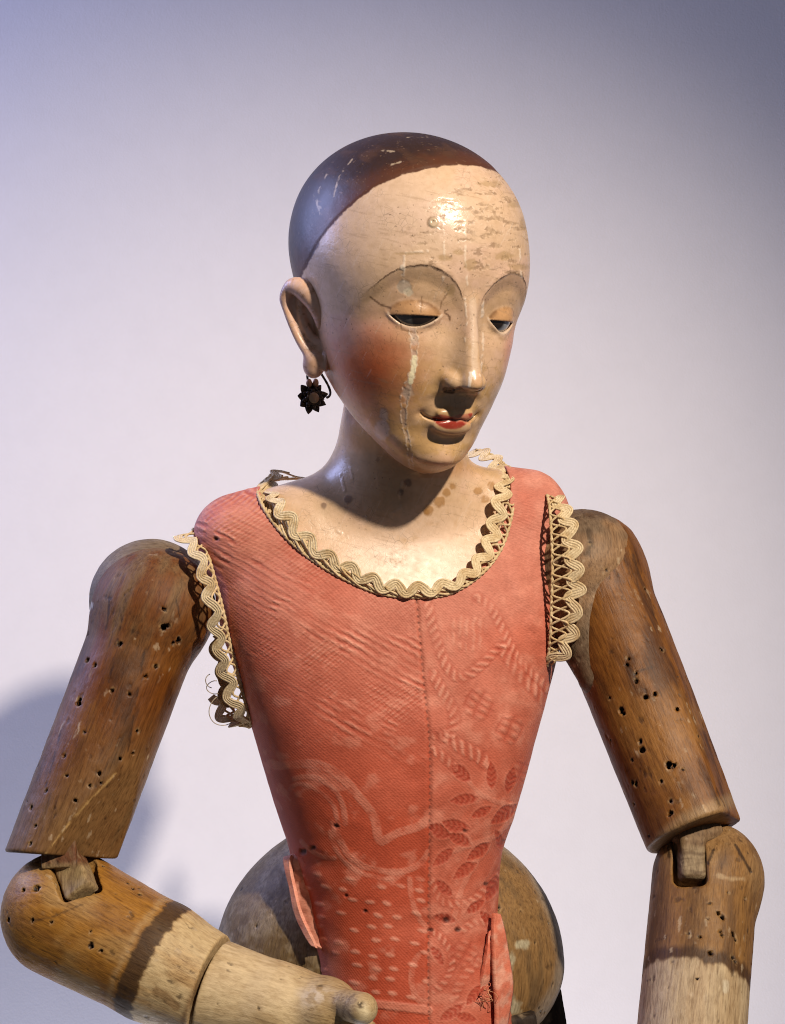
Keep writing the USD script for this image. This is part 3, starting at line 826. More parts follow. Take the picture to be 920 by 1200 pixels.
def brocade(q, P):
    """Relief (mm), lightness (-1..1) of the woven pattern at photograph pixels q."""
    N = len(q); rel = np.zeros(N); lit = np.zeros(N)
    xs = np.interp(q[:, 1], SEAM[:, 1], SEAM[:, 0]); left = q[:, 0] < xs
    wx = 9 * (fbm(P / 22, 3, 71) - 0.5); wy = 9 * (fbm(P / 22, 3, 72) - 0.5)
    x, y = q[:, 0] + wx, q[:, 1] + wy
    patch = fbm(P / 15, 3, 73); fine = fbm(P / 3, 3, 74)
    # left panel, above: slanting cords in two families, parted by slanting bands
    zone = left * sstep(60, 20, (y - 690) - 0.82 * (x - 245)) * sstep(905, 850, y)
    zone = np.maximum(zone, left * sstep(612, 640, y) * sstep(760, 720, y))
    c1 = (-x * math.sin(0.50) + y * math.cos(0.50)); c2 = (x * math.sin(0.62) + y * math.cos(0.62))
    along = x * math.cos(0.50) + y * math.sin(0.50)
    bandsel = sstep(0.46, 0.54, 0.5 + 0.5 * np.sin(c1 / 17.0 + 3 * (patch - 0.5)))
    w1 = np.sin(c1 * 2 * math.pi / 8.4 + 2.5 * (fine - 0.5))
    w2 = np.sin(c2 * 2 * math.pi / 4.6) * 0.5
    amp = (0.35 + 0.9 * sstep(0.38, 0.62, patch)) * sstep(0.25, 0.45, fbm(P / 9, 3, 75))
    stripes = np.where(bandsel > 0.5, w1, 0.25 * w1 + w2)
    amp = amp * (0.45 + 0.9 * sstep(0.40, 0.60, fbm(P / 26, 2, 79)))
    rel += 0.20 * zone * amp * stripes; lit += 0.34 * zone * amp * stripes
    # left panel, below: sweeping outlines of big leaves and scattered dots
    for pts, wd in (([(318, 893), (345, 895), (372, 896), (402, 912), (425, 938), (440, 965), (447, 985), (462, 977), (480, 972), (503, 962)], 4.2),
                    ([(345, 912), (380, 915), (398, 935), (405, 965)], 2.2), ([(340, 925), (352, 918), (380, 932), (398, 968)], 1.5),
                    ([(392, 965), (402, 990), (425, 1012), (455, 1022), (482, 1018), (500, 1000)], 3.0), ([(388, 975), (400, 1002), (428, 1024), (460, 1030)], 1.8),
                    ([(480, 1030), (484, 1060), (496, 1082), (503, 1088)], 2.2), ([(490, 1120), (482, 1150), (490, 1170), (503, 1172)], 2.4), ([(355, 985), (375, 1000), (392, 1003)], 2.0)):
        b, _ = band(np.stack([x, y], 1), curve(pts, 40), wd, 1.8); b = b * left
        b = b * (0.35 + 0.65 * sstep(0.3, 0.55, fbm(P / 6, 3, 80))) * (0.75 + 0.25 * np.sin((x + y) * 1.9))
        rel += 0.16 * b; lit += 0.40 * b
    gy = np.round((y - 1010) / 15.5); gx = np.round((x - 360 - 10 * (gy % 2)) / 21.0)
    jx = np.sin(gx * 12.9 + gy * 78.2) * 4; jy = np.sin(gx * 39.3 + gy * 11.1) * 3
    dx, dy = x - (360 + 10 * (gy % 2) + gx * 21.0 + jx), y - (1010 + gy * 15.5 + jy)
    keep = np.sin(gx * 7.7 + gy * 3.3) > -0.75
    dot = sstep(1.3, 0.6, np.hypot((dx + 0.25 * dy) / 6.0, (dy - 0.25 * dx) / 2.6)) * left * (y > 1008) * (y < 1172) * (x > 352) * keep * sstep(0, 12, y - 1008 - 0.15 * np.abs(x - 420))
    dot = dot * (1 - sstep(25, 8, seg_dist(np.stack([x, y], 1), [(392, 965), (402, 990), (425, 1012), (455, 1022), (482, 1018)])[0]) * 0.8)
    rel += 0.22 * dot; lit += 0.55 * dot
    # right panel: ropes, a medallion, rosettes, sprays of leaves
    right = ~left

    def rope(pts, wd, pitch, hgt):
        C = curve(pts, 160); tree = cKDTree(C)
        d, i = tree.query(np.stack([x, y], 1), distance_upper_bound=wd + 6)
        ok = np.isfinite(d); i = np.minimum(i, 159)
        T = np.gradient(C, axis=0); T /= np.linalg.norm(T, axis=1, keepdims=True)
        L = np.r_[0, np.cumsum(np.linalg.norm(np.diff(C, axis=0), axis=1))]
        sd = (x - C[i, 0]) * T[i, 1] - (y - C[i, 1]) * T[i, 0]
        d = np.where(ok, d, 99)
        wd = wd * 0.85
        b = sstep(wd + 0.5, wd - 2.5, d) * right
        ph = L[i] * 2 * math.pi / pitch + np.where(ok, sd, 0) * 0.42
        tw = np.sin(ph + 1.2 * (fine - 0.5))
        e = np.exp(-((d - wd) / 1.5) ** 2) * right
        worn = sstep(0.30, 0.55, fbm(P / 8, 3, 78))
        return (b * hgt * (0.30 + 0.55 * tw) - 0.10 * e) * (0.45 + 0.55 * worn), (b * tw - 0.6 * e) * (0.5 + 0.6 * worn)
    for pts, wd, pitch, hgt in (([(500, 705), (508, 735), (515, 765), (530, 790), (545, 792), (570, 772), (588, 755)], 7.5, 10, 0.34), ([(560, 700), (582, 722), (596, 752), (620, 785), (648, 815)], 7, 9, 0.26),
                                ([(588, 760), (605, 785), (628, 812), (645, 832)], 9, 12, 0.32), ([(506, 790), (522, 815), (533, 840), (528, 862), (512, 862)], 8, 10, 0.32),
                                ([(522, 862), (540, 876), (558, 884), (568, 893)], 9, 11, 0.36), ([(508, 880), (520, 888), (533, 900)], 7, 10, 0.3),
                                ([(600, 960), (606, 1000), (596, 1050), (580, 1090)], 7, 9, 0.18), ([(505, 1090), (520, 1102), (530, 1125), (522, 1150), (508, 1160)], 6, 9, 0.24),
                                ([(540, 1090), (560, 1080), (580, 1085)], 6, 9, 0.22), ([(505, 1030), (530, 1060), (560, 1050), (590, 1020)], 6, 9, 0.20), ([(530, 1170), (548, 1140), (566, 1125)], 7, 9, 0.24)):
        a_, b_ = rope(pts, wd, pitch, hgt); rel += a_; lit += 0.42 * b_
    m = np.hypot((x - 548) / 26, (y - 742) / 22)
    md = right * sstep(1.1, 0.8, m) * (0.5 + 0.5 * np.sin((x * 0.95 + y * 0.12) * 2 * math.pi / 7.5 + 3 * (fine - 0.5))) * sstep(0.3, 0.5, fbm(P / 5, 3, 77))
    rel += 0.30 * md; lit += 0.4 * md - 0.12 * right * sstep(1.3, 0.9, m)
    for cx, cy, r0, hg in ((562, 826, 19, 0.42), (597, 855, 18, 0.34), (612, 905, 14, 0.22), (590, 1115, 17, 0.22), (545, 1118, 18, 0.26)):
        rr = np.hypot(x - cx, y - cy)
        ca, sa = math.cos(0.45), math.sin(0.45)
        u_, v_ = (x - cx) * ca + (y - cy) * sa, -(x - cx) * sa + (y - cy) * ca
        cell = np.abs(np.sin(u_ * math.pi / 14.5)) ** 0.7 * np.abs(np.sin(v_ * math.pi / 9.0)) ** 0.7
        b = sstep(r0 + 2, r0 - 3, rr) * right
        rel += 1.2 * hg * b * (cell - 0.25); lit += 0.75 * b * (cell - 0.55) - 0.12 * b
    for lx, ly, an, L, Wd in ((541, 905, 35, 15, 9), (577, 908, 88, 17, 7), (599, 915, 105, 17, 7), (545, 936, -8, 18, 7), (563, 951, -28, 14, 6), (590, 955, -35, 20, 9), (535, 968, 10, 18, 8),
                              (515, 975, 20, 15, 8), (540, 985, 30, 17, 8), (562, 1000, -40, 18, 7), (520, 1005, -35, 17, 7), (545, 1022, -30, 18, 7), (520, 1040, 45, 15, 6), (578, 1040, -60, 18, 7),
                              (556, 1062, -30, 15, 6), (520, 1075, 15, 15, 6), (588, 985, 60, 15, 6), (571, 1075, 40, 12, 6), (528, 1185, -35, 18, 7), (555, 1165, -50, 18, 7), (545, 1192, 20, 15, 6), (512, 1120, 60, 14, 6), (575, 1150, 70, 15, 6)):
        f, s, t = leafshape(np.stack([x, y], 1), lx, ly, an, L, Wd)
        b = sstep(-0.5, 2.0, f) * right
        hatch = np.sin((s + 0.7 * np.abs(t)) * 2 * math.pi / 6.5)
        rel += b * (-0.16 + 0.09 * hatch); lit += b * (-0.75 + 0.32 * hatch)
        ol = np.exp(-((f - 0.0) / 1.6) ** 2) * right
        rel += 0.14 * ol; lit += 0.12 * ol
    for pts in ([(596, 945), (578, 938), (560, 925), (551, 915)], [(597, 945), (588, 975), (560, 990), (530, 1000)], [(560, 1010), (540, 1045), (530, 1080)]):
        b, _ = band(np.stack([x, y], 1), curve(pts, 24), 2.2, 1.6); b = b * right; rel += 0.14 * b; lit += 0.22 * b
    # the middle seam and the hem
    ds = np.abs(q[:, 0] - xs)
    rel -= 0.55 * np.exp(-(ds / 1.8) ** 2); rel += 0.20 * np.exp(-((ds - 5) / 3.0) ** 2)
    st = np.exp(-((q[:, 0] - xs) / 1.3) ** 2) * sstep(0.0, 0.5, np.sin(q[:, 1] * 2 * math.pi / 8.0)) * sstep(690, 705, q[:, 1])
    b, _ = band(q, [(436, 1176), (470, 1180), (502, 1184)], 4, 2); rel += 0.5 * b; lit += 0.35 * b
    # puckers along the seam
    rel += 0.30 * np.exp(-(ds / 30) ** 2) * np.sin(y / 7.0 + 5 * (patch - 0.5)) * sstep(0.35, 0.6, patch) * 0.9
    return rel, lit, st, left, patch, fine


def f_bodice_rough(P):
    return f_bodice(P)


bv, bf = sdf_mesh(f_bodice, (-150, -60, -345), (150, 130, 60), 0.62 * RES, slack=4.0)
bn = normals(bv, bf)
bq = to_px(bv)
vw = EYE - bv; vw /= np.linalg.norm(vw, axis=1, keepdims=True)
bfront = sstep(-0.02, 0.12, (bn * vw).sum(1))
vis = bfront > 0
brel, blit, bst = np.zeros(len(bv)), np.zeros(len(bv)), np.zeros(len(bv))
bleft = to_torso(bv.astype(np.float32))[:, 0] < 5
o = brocade(bq[vis], bv[vis])
brel[vis], blit[vis], bst[vis] = o[0] * bfront[vis], o[1] * bfront[vis], o[2] * bfront[vis]
bleft[vis] = o[3]
bigp, midp, finep = fbm(bv / 40, 3, 81), fbm(bv / 11, 4, 82), fbm(bv / 3, 3, 83)
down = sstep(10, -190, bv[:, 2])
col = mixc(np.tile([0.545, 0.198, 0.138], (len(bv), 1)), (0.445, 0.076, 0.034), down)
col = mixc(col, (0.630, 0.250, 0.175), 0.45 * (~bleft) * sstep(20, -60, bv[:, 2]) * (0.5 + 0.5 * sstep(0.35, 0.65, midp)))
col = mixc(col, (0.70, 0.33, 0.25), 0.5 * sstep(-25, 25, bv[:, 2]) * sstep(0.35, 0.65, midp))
col = mixc(col, (0.54, 0.125, 0.07), 0.5 * sstep(0.50, 0.68, bigp))
col = mixc(col, (0.66, 0.27, 0.19), 0.4 * sstep(0.55, 0.7, midp))
col = mixc(col, (0.74, 0.37, 0.27), np.maximum(blit, 0)); col = mixc(col, (0.37, 0.055, 0.028), np.maximum(-blit, 0))
col = mixc(col, (0.10, 0.03, 0.02), 0.75 * bst)
sel = bfront
for x, y, r0 in ((253, 632, 3.0), (355, 998, 4), (367, 993, 3), (394, 968, 3), (428, 1068, 2.5), (523, 1078, 4), (537, 1090, 3.5), (505, 1090, 2.5), (570, 1036, 3), (586, 1063, 2), (545, 974, 3), (405, 1050, 2)):
    b = sstep(1.5, 0.4, np.hypot((bq[:, 0] - x) / r0, (bq[:, 1] - y) / (0.75 * r0)) + 1.2 * (finep - 0.5)) * sel
    col = mixc(col, (0.035, 0.008, 0.006), 0.9 * b); brel -= 0.8 * b
b = np.exp(-((bq[:, 0] - 372) / 22) ** 2 - ((bq[:, 1] - 1085) / 30) ** 2) * sel
col = mixc(col, (0.42, 0.07, 0.035), 0.5 * b)
b = np.exp(-((bq[:, 0] - 385) / 14) ** 2 - ((bq[:, 1] - 1130) / 34) ** 2) * sel
col = mixc(col, (0.70, 0.26, 0.17), 0.7 * b)
# soft folds: dents running down at the waist and towards the armholes
fold = 1.0 * np.sin((bq[:, 0] * 0.9 + bq[:, 1] * 0.45) / 17 + 3 * (bigp - 0.5)) * np.exp(-((bq[:, 0] - 275) / 45) ** 2 - ((bq[:, 1] - 650) / 45) ** 2) * 0.5
fold += 0.9 * np.sin(bq[:, 0] / 12.0 + 4 * (bigp - 0.5)) * np.exp(-((bq[:, 1] - 1120) / 60) ** 2) * 0.35 * np.exp(-((bq[:, 0] - 400) / 50) ** 2)
_xs = np.interp(bq[:, 1], SEAM[:, 1], SEAM[:, 0]); _side = np.abs(bq[:, 0] - _xs)
fold += 0.55 * np.sin((bq[:, 1] + 0.30 * _side) / 6.5 + 6 * (bigp - 0.5)) * sstep(45, 110, _side) * np.exp(-((bq[:, 1] - 1020) / 70) ** 2) * sstep(0.35, 0.6, fbm(bv / 25, 2, 84))
fold += 0.6 * np.sin((bq[:, 0] - 0.5 * bq[:, 1]) / 8.0 + 5 * (midp - 0.5)) * np.exp(-((bq[:, 0] - 620) / 30) ** 2 - ((bq[:, 1] - 720) / 90) ** 2)
bv = bv + bn * (brel * 1.25 + fold * sel + 0.5 * (midp - 0.5))[:, None]
bodice = thing('bodice', 'faded coral pink brocade bodice with tan braid trim on the mannequin', 'bodice')
tri_left = bleft[bf].sum(1) >= 2
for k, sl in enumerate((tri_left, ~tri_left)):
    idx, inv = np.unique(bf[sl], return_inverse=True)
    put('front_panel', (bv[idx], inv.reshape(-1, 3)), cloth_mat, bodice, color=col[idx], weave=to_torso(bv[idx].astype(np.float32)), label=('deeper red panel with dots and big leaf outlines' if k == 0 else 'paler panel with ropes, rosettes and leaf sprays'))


def f_bodice_s(P):
    return f_bodice(P)


def sheet(rows, nu, nv, thick):
    """A cloth strip: rows = list of (left point, right point) in world mm down its length."""
    Lc, Rc = curve([r[0] for r in rows], nv), curve([r[1] for r in rows], nv)
    t = np.linspace(0, 1, nu)[None, :, None]
    g = Lc[:, None] * (1 - t) + Rc[:, None] * t
    return g


def thicken(g, thick):
    """A grid of points (nv, nu, 3) as a closed slab."""
    nv, nu = g.shape[:2]
    du = np.gradient(g, axis=1); dv = np.gradient(g, axis=0)
    n = np.cross(du, dv); n /= np.linalg.norm(n, axis=2, keepdims=True) + 1e-9
    V = np.vstack([(g + n * thick / 2).reshape(-1, 3), (g - n * thick / 2).reshape(-1, 3)])
    i, j = np.meshgrid(np.arange(nv - 1), np.arange(nu - 1), indexing='ij')
    a = (i * nu + j).ravel(); M = nv * nu
    top = np.stack([a, a + 1, a + nu + 1, a + nu], 1); bot = top[:, ::-1] + M
    e = np.r_[np.arange(nu), (np.arange(1, nv)) * nu + nu - 1, (nv - 1) * nu + np.arange(nu - 2, -1, -1), np.arange(nv - 2, 0, -1) * nu]
    e2 = np.roll(e, -1)
    sidef = np.stack([e2, e, e + M, e2 + M], 1)
    F = np.vstack([top, bot, sidef])
    T = np.vstack([F[:, [0, 1, 2]], F[:, [0, 2, 3]]])
    return V, T


def tab(rows, thick=1.6, wav=1.0, seed=1, base=(0.66, 0.20, 0.12)):
    g = sheet([(at(*a), at(*b)) for a, b in rows], 14, 60, thick)
    flat = g.reshape(-1, 3)
    g = g + (np.array([0, -1.0, 0]) * (wav * (fbm(flat / 9, 3, seed) - 0.5) * 4)[:, None]).reshape(g.shape)
    V, T = thicken(g, thick)
    c = mixc(np.tile(base, (len(V), 1)), (0.74, 0.36, 0.26), sstep(0.4, 0.65, fbm(V / 6, 4, seed + 5)))
    return V, T, c


V, T, c = tab([((342, 1002, 24), (366, 1000, 20)), ((337, 1012, 21), (368, 1018, 16)), ((340, 1035, 20), (372, 1045, 14)), ((345, 1062, 17), (376, 1072, 13)), ((354, 1090, 13), (379, 1100, 11)), ((366, 1108, 8), (382, 1114, 10))], seed=3, base=(0.50, 0.20, 0.13))
put('side_tab', (V, T), cloth_mat, bodice, color=c)
V, T, c = tab([((334, 1005, 25), (343, 1003, 20)), ((334, 1014, 22), (341, 1015, 18)), ((340, 1040, 18), (346, 1042, 15)), ((345, 1066, 15), (353, 1070, 11)), ((355, 1090, 11), (364, 1094, 7)), ((366, 1109, 5), (371, 1111, 3))], thick=2.2, wav=0.6, seed=4, base=(0.74, 0.30, 0.21))
put('side_tab_edge', (V, T), cloth_mat, bodice, color=c)
V, T, c = tab([((579, 1070, 12), (585, 1072, 16)), ((577, 1095, 6), (592, 1100, 15)), ((578, 1125, 2), (597, 1130, 14)), ((579, 1150, 0), (600, 1155, 13)), ((581, 1175, -2), (597, 1180, 12)), ((580, 1215, -4), (590, 1225, 10))], thick=2.4, seed=6, base=(0.68, 0.20, 0.12))
put('side_tab', (V, T), cloth_mat, bodice, color=c)
V, T, c = tab([((572, 1092, 8), (582, 1087, 10)), ((570, 1110, 4), (579, 1112, 8)), ((566, 1135, 1), (575, 1140, 6)), ((561, 1160, -1), (569, 1160, 4)), ((560, 1190, -1), (572, 1195, 4)), ((558, 1220, -1), (576, 1225, 4))], thick=2.4, seed=9, base=(0.66, 0.17, 0.10))
put('side_tab', (V, T), cloth_mat, bodice, color=c)

# ------------------------------------------------------------------ build: wooden arms and hips
from scipy.spatial import cKDTree
wood_mat = mat('old_varnished_wood', {
    'a': ('attribute', {'attribute': 'paint'}), 'd': ('attribute', {'attribute': 'dull'}), 'gr': ('attribute', {'attribute': 'grain'}),
    'mp': ('mapping', {'mapping_type': 'point', 'scale': (1.0, 1.0, 0.085)}),
    'n': ('noise_texture', {'scale': 0.95, 'detail': 5.0, 'roughness': 0.65}),
    'mp2': ('mapping', {'mapping_type': 'point', 'scale': (1.0, 1.0, 0.30)}),
    'n2': ('noise_texture', {'scale': 0.42, 'detail': 6.0, 'roughness': 0.7}),
    'r': ('rgb_ramp', {'ramp': [(0.28, (0.48, 0.42, 0.36)), (0.50, (0.98, 0.97, 0.95)), (0.75, (1.18, 1.15, 1.10))]}),
    'r2': ('rgb_ramp', {'ramp': [(0.30, (0.68, 0.62, 0.56)), (0.55, (1.0, 1.0, 1.0)), (0.80, (1.15, 1.15, 1.15))]}),
    'ba': ('attribute', {'attribute': 'bare'}),
    'm': ('mix_color', {'blend_type': 'multiply', 'fac': 1.0}), 'm2': ('mix_color', {'blend_type': 'multiply', 'fac': 1.0}),
    'ro': ('map_range', {'from_min': 0.0, 'from_max': 1.0, 'to_min': 0.34, 'to_max': 0.78}),
    'b': ('bump', {'strength': 0.35, 'distance': 0.0005}), 'b2': ('bump', {'strength': 0.35, 'distance': 0.001}),
    'p': ('principled_bsdf', {'specular_ior_level': 0.28})},
    [('ba.fac', 'm.fac'), ('gr.vector', 'mp.vector'), ('mp.vector', 'n.vector'), ('gr.vector', 'mp2.vector'), ('mp2.vector', 'n2.vector'), ('n.fac', 'r.fac'), ('n2.fac', 'r2.fac'),
     ('a.color', 'm.a'), ('r.color', 'm.b'), ('m.result', 'm2.a'), ('r2.color', 'm2.b'), ('m2.result', 'p.base_color'),
     ('d.fac', 'ro.value'), ('ro.result', 'p.roughness'), ('n.fac', 'b.height'), ('n2.fac', 'b2.height'), ('b.normal', 'b2.normal'), ('b2.normal', 'p.normal')])


def with_holes(f, spots, seed=0):
    """f with worm holes drilled where the photograph shows them: spots = (px, py, radius in px)."""
    rng = np.random.default_rng(seed); C, Rr = [], []
    for x, y, r in spots:
        p = hit(f, x, y)
        if p is None:
            continue
        g = gradient(f, p[None].astype(np.float32), np.float32(0.3))[0]; g /= np.linalg.norm(g)
        r = r * S * 0.82
        jit = rng.normal(size=3) * 0.25; d = -(g + jit); d /= np.linalg.norm(d)
        deep = rng.integers(3, 8)
        for k in range(6):
            C.append(p + d * r * 0.8 * min(k, deep)); Rr.append(r * (1 - 0.05 * k))
        if rng.random() < 0.45:                                # a channel broken open along the grain
            e = np.array([rng.normal(0, 0.3), 0, 1.0]); e -= g * (e @ g); e *= r * rng.uniform(0.7, 1.5) * rng.choice([-1, 1])
            for k in range(6):
                C.append(p + e + d * r * 0.45 * k); Rr.append(r * 0.62)
    if not C:
        return f, None, None
    C, Rr = np.array(C), np.array(Rr); tree = cKDTree(C)

    def g(P):
        d, i = tree.query(P, k=2, distance_upper_bound=9)
        i = np.minimum(i, len(C) - 1)
        h = np.minimum(np.minimum(d[:, 0], 9) - Rr[i[:, 0]], np.minimum(d[:, 1], 9) - Rr[i[:, 1]]).astype(np.float32)
        nr = np.nonzero(h < 2.5)[0]
        h[nr] += (1.3 * (fbm_plain(P[nr] / 1.3, 2, seed) - 0.5)).astype(np.float32)
        return smax(f(P), -h, 0.5)
    return g, C, Rr


def frame(a, b):
    w = (b - a) / np.linalg.norm(b - a)
    u = np.cross([0, 1.0, 0], w); u /= np.linalg.norm(u)
    return np.stack([u, np.cross(w, u), w])


def wooden(name, f, spots, lo, hi, h, axis, painter, seed, mesh_f=None, slack=1.6, rough=0.5, parent=None, label=None):
    g, C, Rr = with_holes(f, spots, seed)
    v, fc = sdf_mesh(g, lo, hi, h, slack=slack)
    n = normals(v, fc)
    M = frame(*axis); grain = turn(v - axis[0], M.T)
    q = to_px(v)
    N = len(v)
    ga = grain * [1, 1, 0.16]
    big, mid, fine = fbm(v / 30, 3, seed + 1), fbm(ga / 7, 4, seed + 2), fbm(ga / 2.2, 3, seed + 3)
    pit = fbm(grain * [1, 1, 0.4] / 3.0, 3, seed + 4)
    col, dull = painter(q, v, grain, big, mid, fine)
    col = mixc(col, np.array([0.030, 0.014, 0.007]), 0.6 * sstep(0.72, 0.78, pit))
    col = mixc(col, np.array([0.48, 0.38, 0.26]), 0.55 * sstep(0.70, 0.76, fbm(grain * [1, 1, 0.3] / 2.6, 3, seed + 5)) * sstep(0.45, 0.6, big))
    bare = 1.0 - 0.75 * sstep(0.30, 0.42, col[:, 1])
    if C is not None:
        t = cKDTree(C); d, i = t.query(v); rim = d - Rr[i]
        ins = sstep(0.25, 0.0, rim) * sstep(-0.02, -0.30, np.einsum('ij,ij->i', v - C[(i // 6) * 6], n) * 0 + g_depth(f, v))
        col = mixc(col, np.array([0.018, 0.009, 0.005]), ins)
        worn = sstep(1.8, 0.3, rim) * (1 - ins) * sstep(0.5, 0.65, fbm(v / 2.0, 2, seed + 6))
        col = mixc(col, np.array([0.40, 0.27, 0.13]), 0.4 * worn)
    v = v + n * (rough * (fbm(v / 9, 3, seed + 7) - 0.5) + 0.5 * rough * (fbm(ga / 2.5, 3, seed + 8) - 0.5) - 0.25 * sstep(0.70, 0.76, pit))[:, None]
    p = put(name, (v, fc), wood_mat, parent or figure, color=col, extra={'dull': dull, 'bare': bare}, label=label)
    UsdGeom.PrimvarsAPI(p).CreatePrimvar('grain', Sdf.ValueTypeNames.Float3Array, 'vertex').Set(Vt.Vec3fArray.FromNumpy((grain + seed * 13).astype(np.float32)))
    return p


def g_depth(f, v):
    return evaluate(f, v.astype(np.float32))


def around(pts, pad):
    pts = np.array(pts); return pts.min(0) - pad, pts.max(0) + pad


BROWN, DARK, OCH, GREYW, CREAM = np.array([0.132, 0.041, 0.005]), np.array([0.052, 0.017, 0.004]), np.array([0.302, 0.138, 0.022]), np.array([0.20, 0.150, 0.095]), np.array([0.55, 0.42, 0.245])

# --- the arm on the left of the photograph
LS, LE = at(181, 712, 33), at(78, 985, -4)
LSb = at(177, 703, 46)
f_lball = lambda P: ell(P, LSb, (37.5, 36, 37.5))


_a = (LE - LS) / np.linalg.norm(LE - LS)
_f0 = lambda P: cone(P, LS + _a * 12, LE + _a * 60, 32.0, 31.0)
_p1, _p2 = hit(_f0, 54, 1000), hit(_f0, 137, 904)
_t = (_p2 - _p1) / np.linalg.norm(_p2 - _p1)
_n = np.array([0.55, -0.75, -0.36]); _n -= _t * (_n @ _t); _n /= np.linalg.norm(_n)
FACET_C, FACET_N = _p1, _n


def f_lupper(P):
    ax = (LE - LS) / np.linalg.norm(LE - LS)
    d = cone(P, LS + ax * 12, LE + ax * 60, 32.0, 31.0)
    d = smin(d, ell(P, LS, (37.0, 35.5, 36.5)), 10)
    d = smax(d, plane(P, at(80, 1003, -30), (-0.06, -0.22, -0.97)), 2.2)          # sawn end
    d = smax(d, plane(P, FACET_C, FACET_N), 0.8)                                  # slanting facet beside the elbow
    return smax(d, plane(P, at(150, 636, 38), (-0.25, 0.72, 0.75)), 3)            # the flat where the shoulder disc shows


def p_lupper(q, v, g, big, mid, fine):
    col = mixc(np.tile(BROWN, (len(v), 1)), DARK, 0.8 * sstep(0.48, 0.70, mid))
    col = mixc(col, (0.175, 0.070, 0.015), 0.7 * sstep(0.5, 0.68, big))
    top = sstep(790, 690, q[:, 1] + 60 * (big - 0.5) + 0.25 * (q[:, 0] - 170))
    col = mixc(col, (0.175, 0.102, 0.045), 0.75 * top * sstep(0.30, 0.6, mid))
    low = sstep(840, 960, q[:, 1] + 0.4 * (q[:, 0] - 90))
    col = mixc(col, (0.20, 0.125, 0.055), 0.55 * low)
    b, _ = band(q, [(52, 1003), (75, 972), (105, 938), (136, 906)], 0.4, 1.3, 2.0 * (fine - 0.5)); col = mixc(col, (0.44, 0.28, 0.11), 0.8 * b * sstep(0.3, 0.5, fbm(v / 5, 3, 109)))
    b, _ = band(q, [(101, 716), (106, 709)], 2.5, 2, 5 * (fine - 0.5)); col = mixc(col, (0.60, 0.53, 0.42), 0.8 * b)
    b, _ = band(q, [(128, 700), (127, 722), (124, 738)], 0.6, 1.4, 1.5 * (fine - 0.5)); col = mixc(col, (0.04, 0.02, 0.01), 0.8 * b)
    for ln in ([(150, 690), (140, 740), (128, 800)], [(170, 760), (158, 830), (150, 880)], [(70, 860), (52, 930)], [(206, 700), (214, 738)]):
        b, _ = band(q, ln, 0.3, 1.0, 2.5 * (fine - 0.5)); col = mixc(col, (0.025, 0.010, 0.004), 0.75 * b * sstep(0.35, 0.5, fbm(v / 8, 3, 108)))
    return col, 0.25 + 0.35 * top + 0.3 * (mid - 0.5)


lupper_spots = [(192, 735, 4.8), (197, 733, 3), (193, 714, 2.8), (140, 755, 3.4), (209, 752, 3.6), (203, 754, 2.4), (103, 743, 2.8), (102, 774, 3.6), (111, 780, 3.0), (87, 774, 2.4), (183, 781, 3), (131, 809, 2.8), (152, 814, 2.4), (92, 824, 4), (93, 820, 3.2),
                (67, 833, 1.8), (75, 886, 2.4), (54, 927, 2.4), (36, 947, 3.0), (35, 989, 2.4), (41, 968, 2.2), (117, 906, 2.6), (156, 883, 2.4), (141, 889, 2.6), (161, 857, 2.2), (98, 858, 2), (78, 909, 2), (88, 938, 2.4), (48, 867, 1.6), (44, 898, 1.6), (31, 940, 1.6), (172, 793, 2.2), (118, 918, 1.8), (106, 921, 2.0)]
lo, hi = around([LS, LE], 46)
wooden('upper_arm', f_lupper, lupper_spots, lo, hi, 0.85 * RES, (LS, LE), p_lupper, 100, label='upper arm on the left, riddled with worm holes')


def p_ball(q, v, g, big, mid, fine):
    col = mixc(np.tile(GREYW, (len(v), 1)), (0.16, 0.11, 0.065), 0.7 * sstep(0.45, 0.68, mid))
    return col, np.full(len(v), 0.6)


wooden('shoulder_joint', f_lball, [], LSb - 42, LSb + 42, 1.3 * RES, (LSb - [30, 0, 0], LSb + [30, 0, 8]), p_ball, 120)

# elbow tenon
def bar(a, b, w, d, r):
    """Distance to a rounded bar from a to b, w wide, d deep."""
    M = frame(a, b); c = (a + b) / 2; L = np.linalg.norm(b - a) / 2

    def f(P):
        Q = np.abs(turn(P - c.astype(np.float32), M.T)) - np.array([w / 2 - r, d / 2 - r, L - r], np.float32)
        return np.linalg.norm(np.maximum(Q, 0), axis=1) + np.minimum(Q.max(1), 0) - r
    return f


LEl, LR1, LR2, LH = at(76, 1070, -8), at(184, 1127, -22), at(246, 1158, -30), at(372, 1190, -47)
lt_a, lt_b = at(82, 985, -14), at(88, 1046, -30)
f_ltenon = lambda P: smin(bar(at(72, 970, -14), at(73, 1018, -20), 20, 20, 1.2)(P), bar(at(79, 1004, -14), at(97, 1049, -36.5), 17, 12, 2)(P), 1.0)


def f_lfore(P):
    d = smin(cone(P, LEl, LR1, 36.5, 33.5), cone(P, LR1, LR2, 33.5, 29.5), 4)
    d = smax(d, plane(P, at(62, 998, -20), (-0.12, -0.05, 1)), 10)
    d = smax(d, plane(P, LR2, LH - LR1), 1.2)
    d = smax(d, -bar(at(76, 985, -8), at(97, 1052, -38), 20.5, 24, 3)(P), 1.2)
    return d


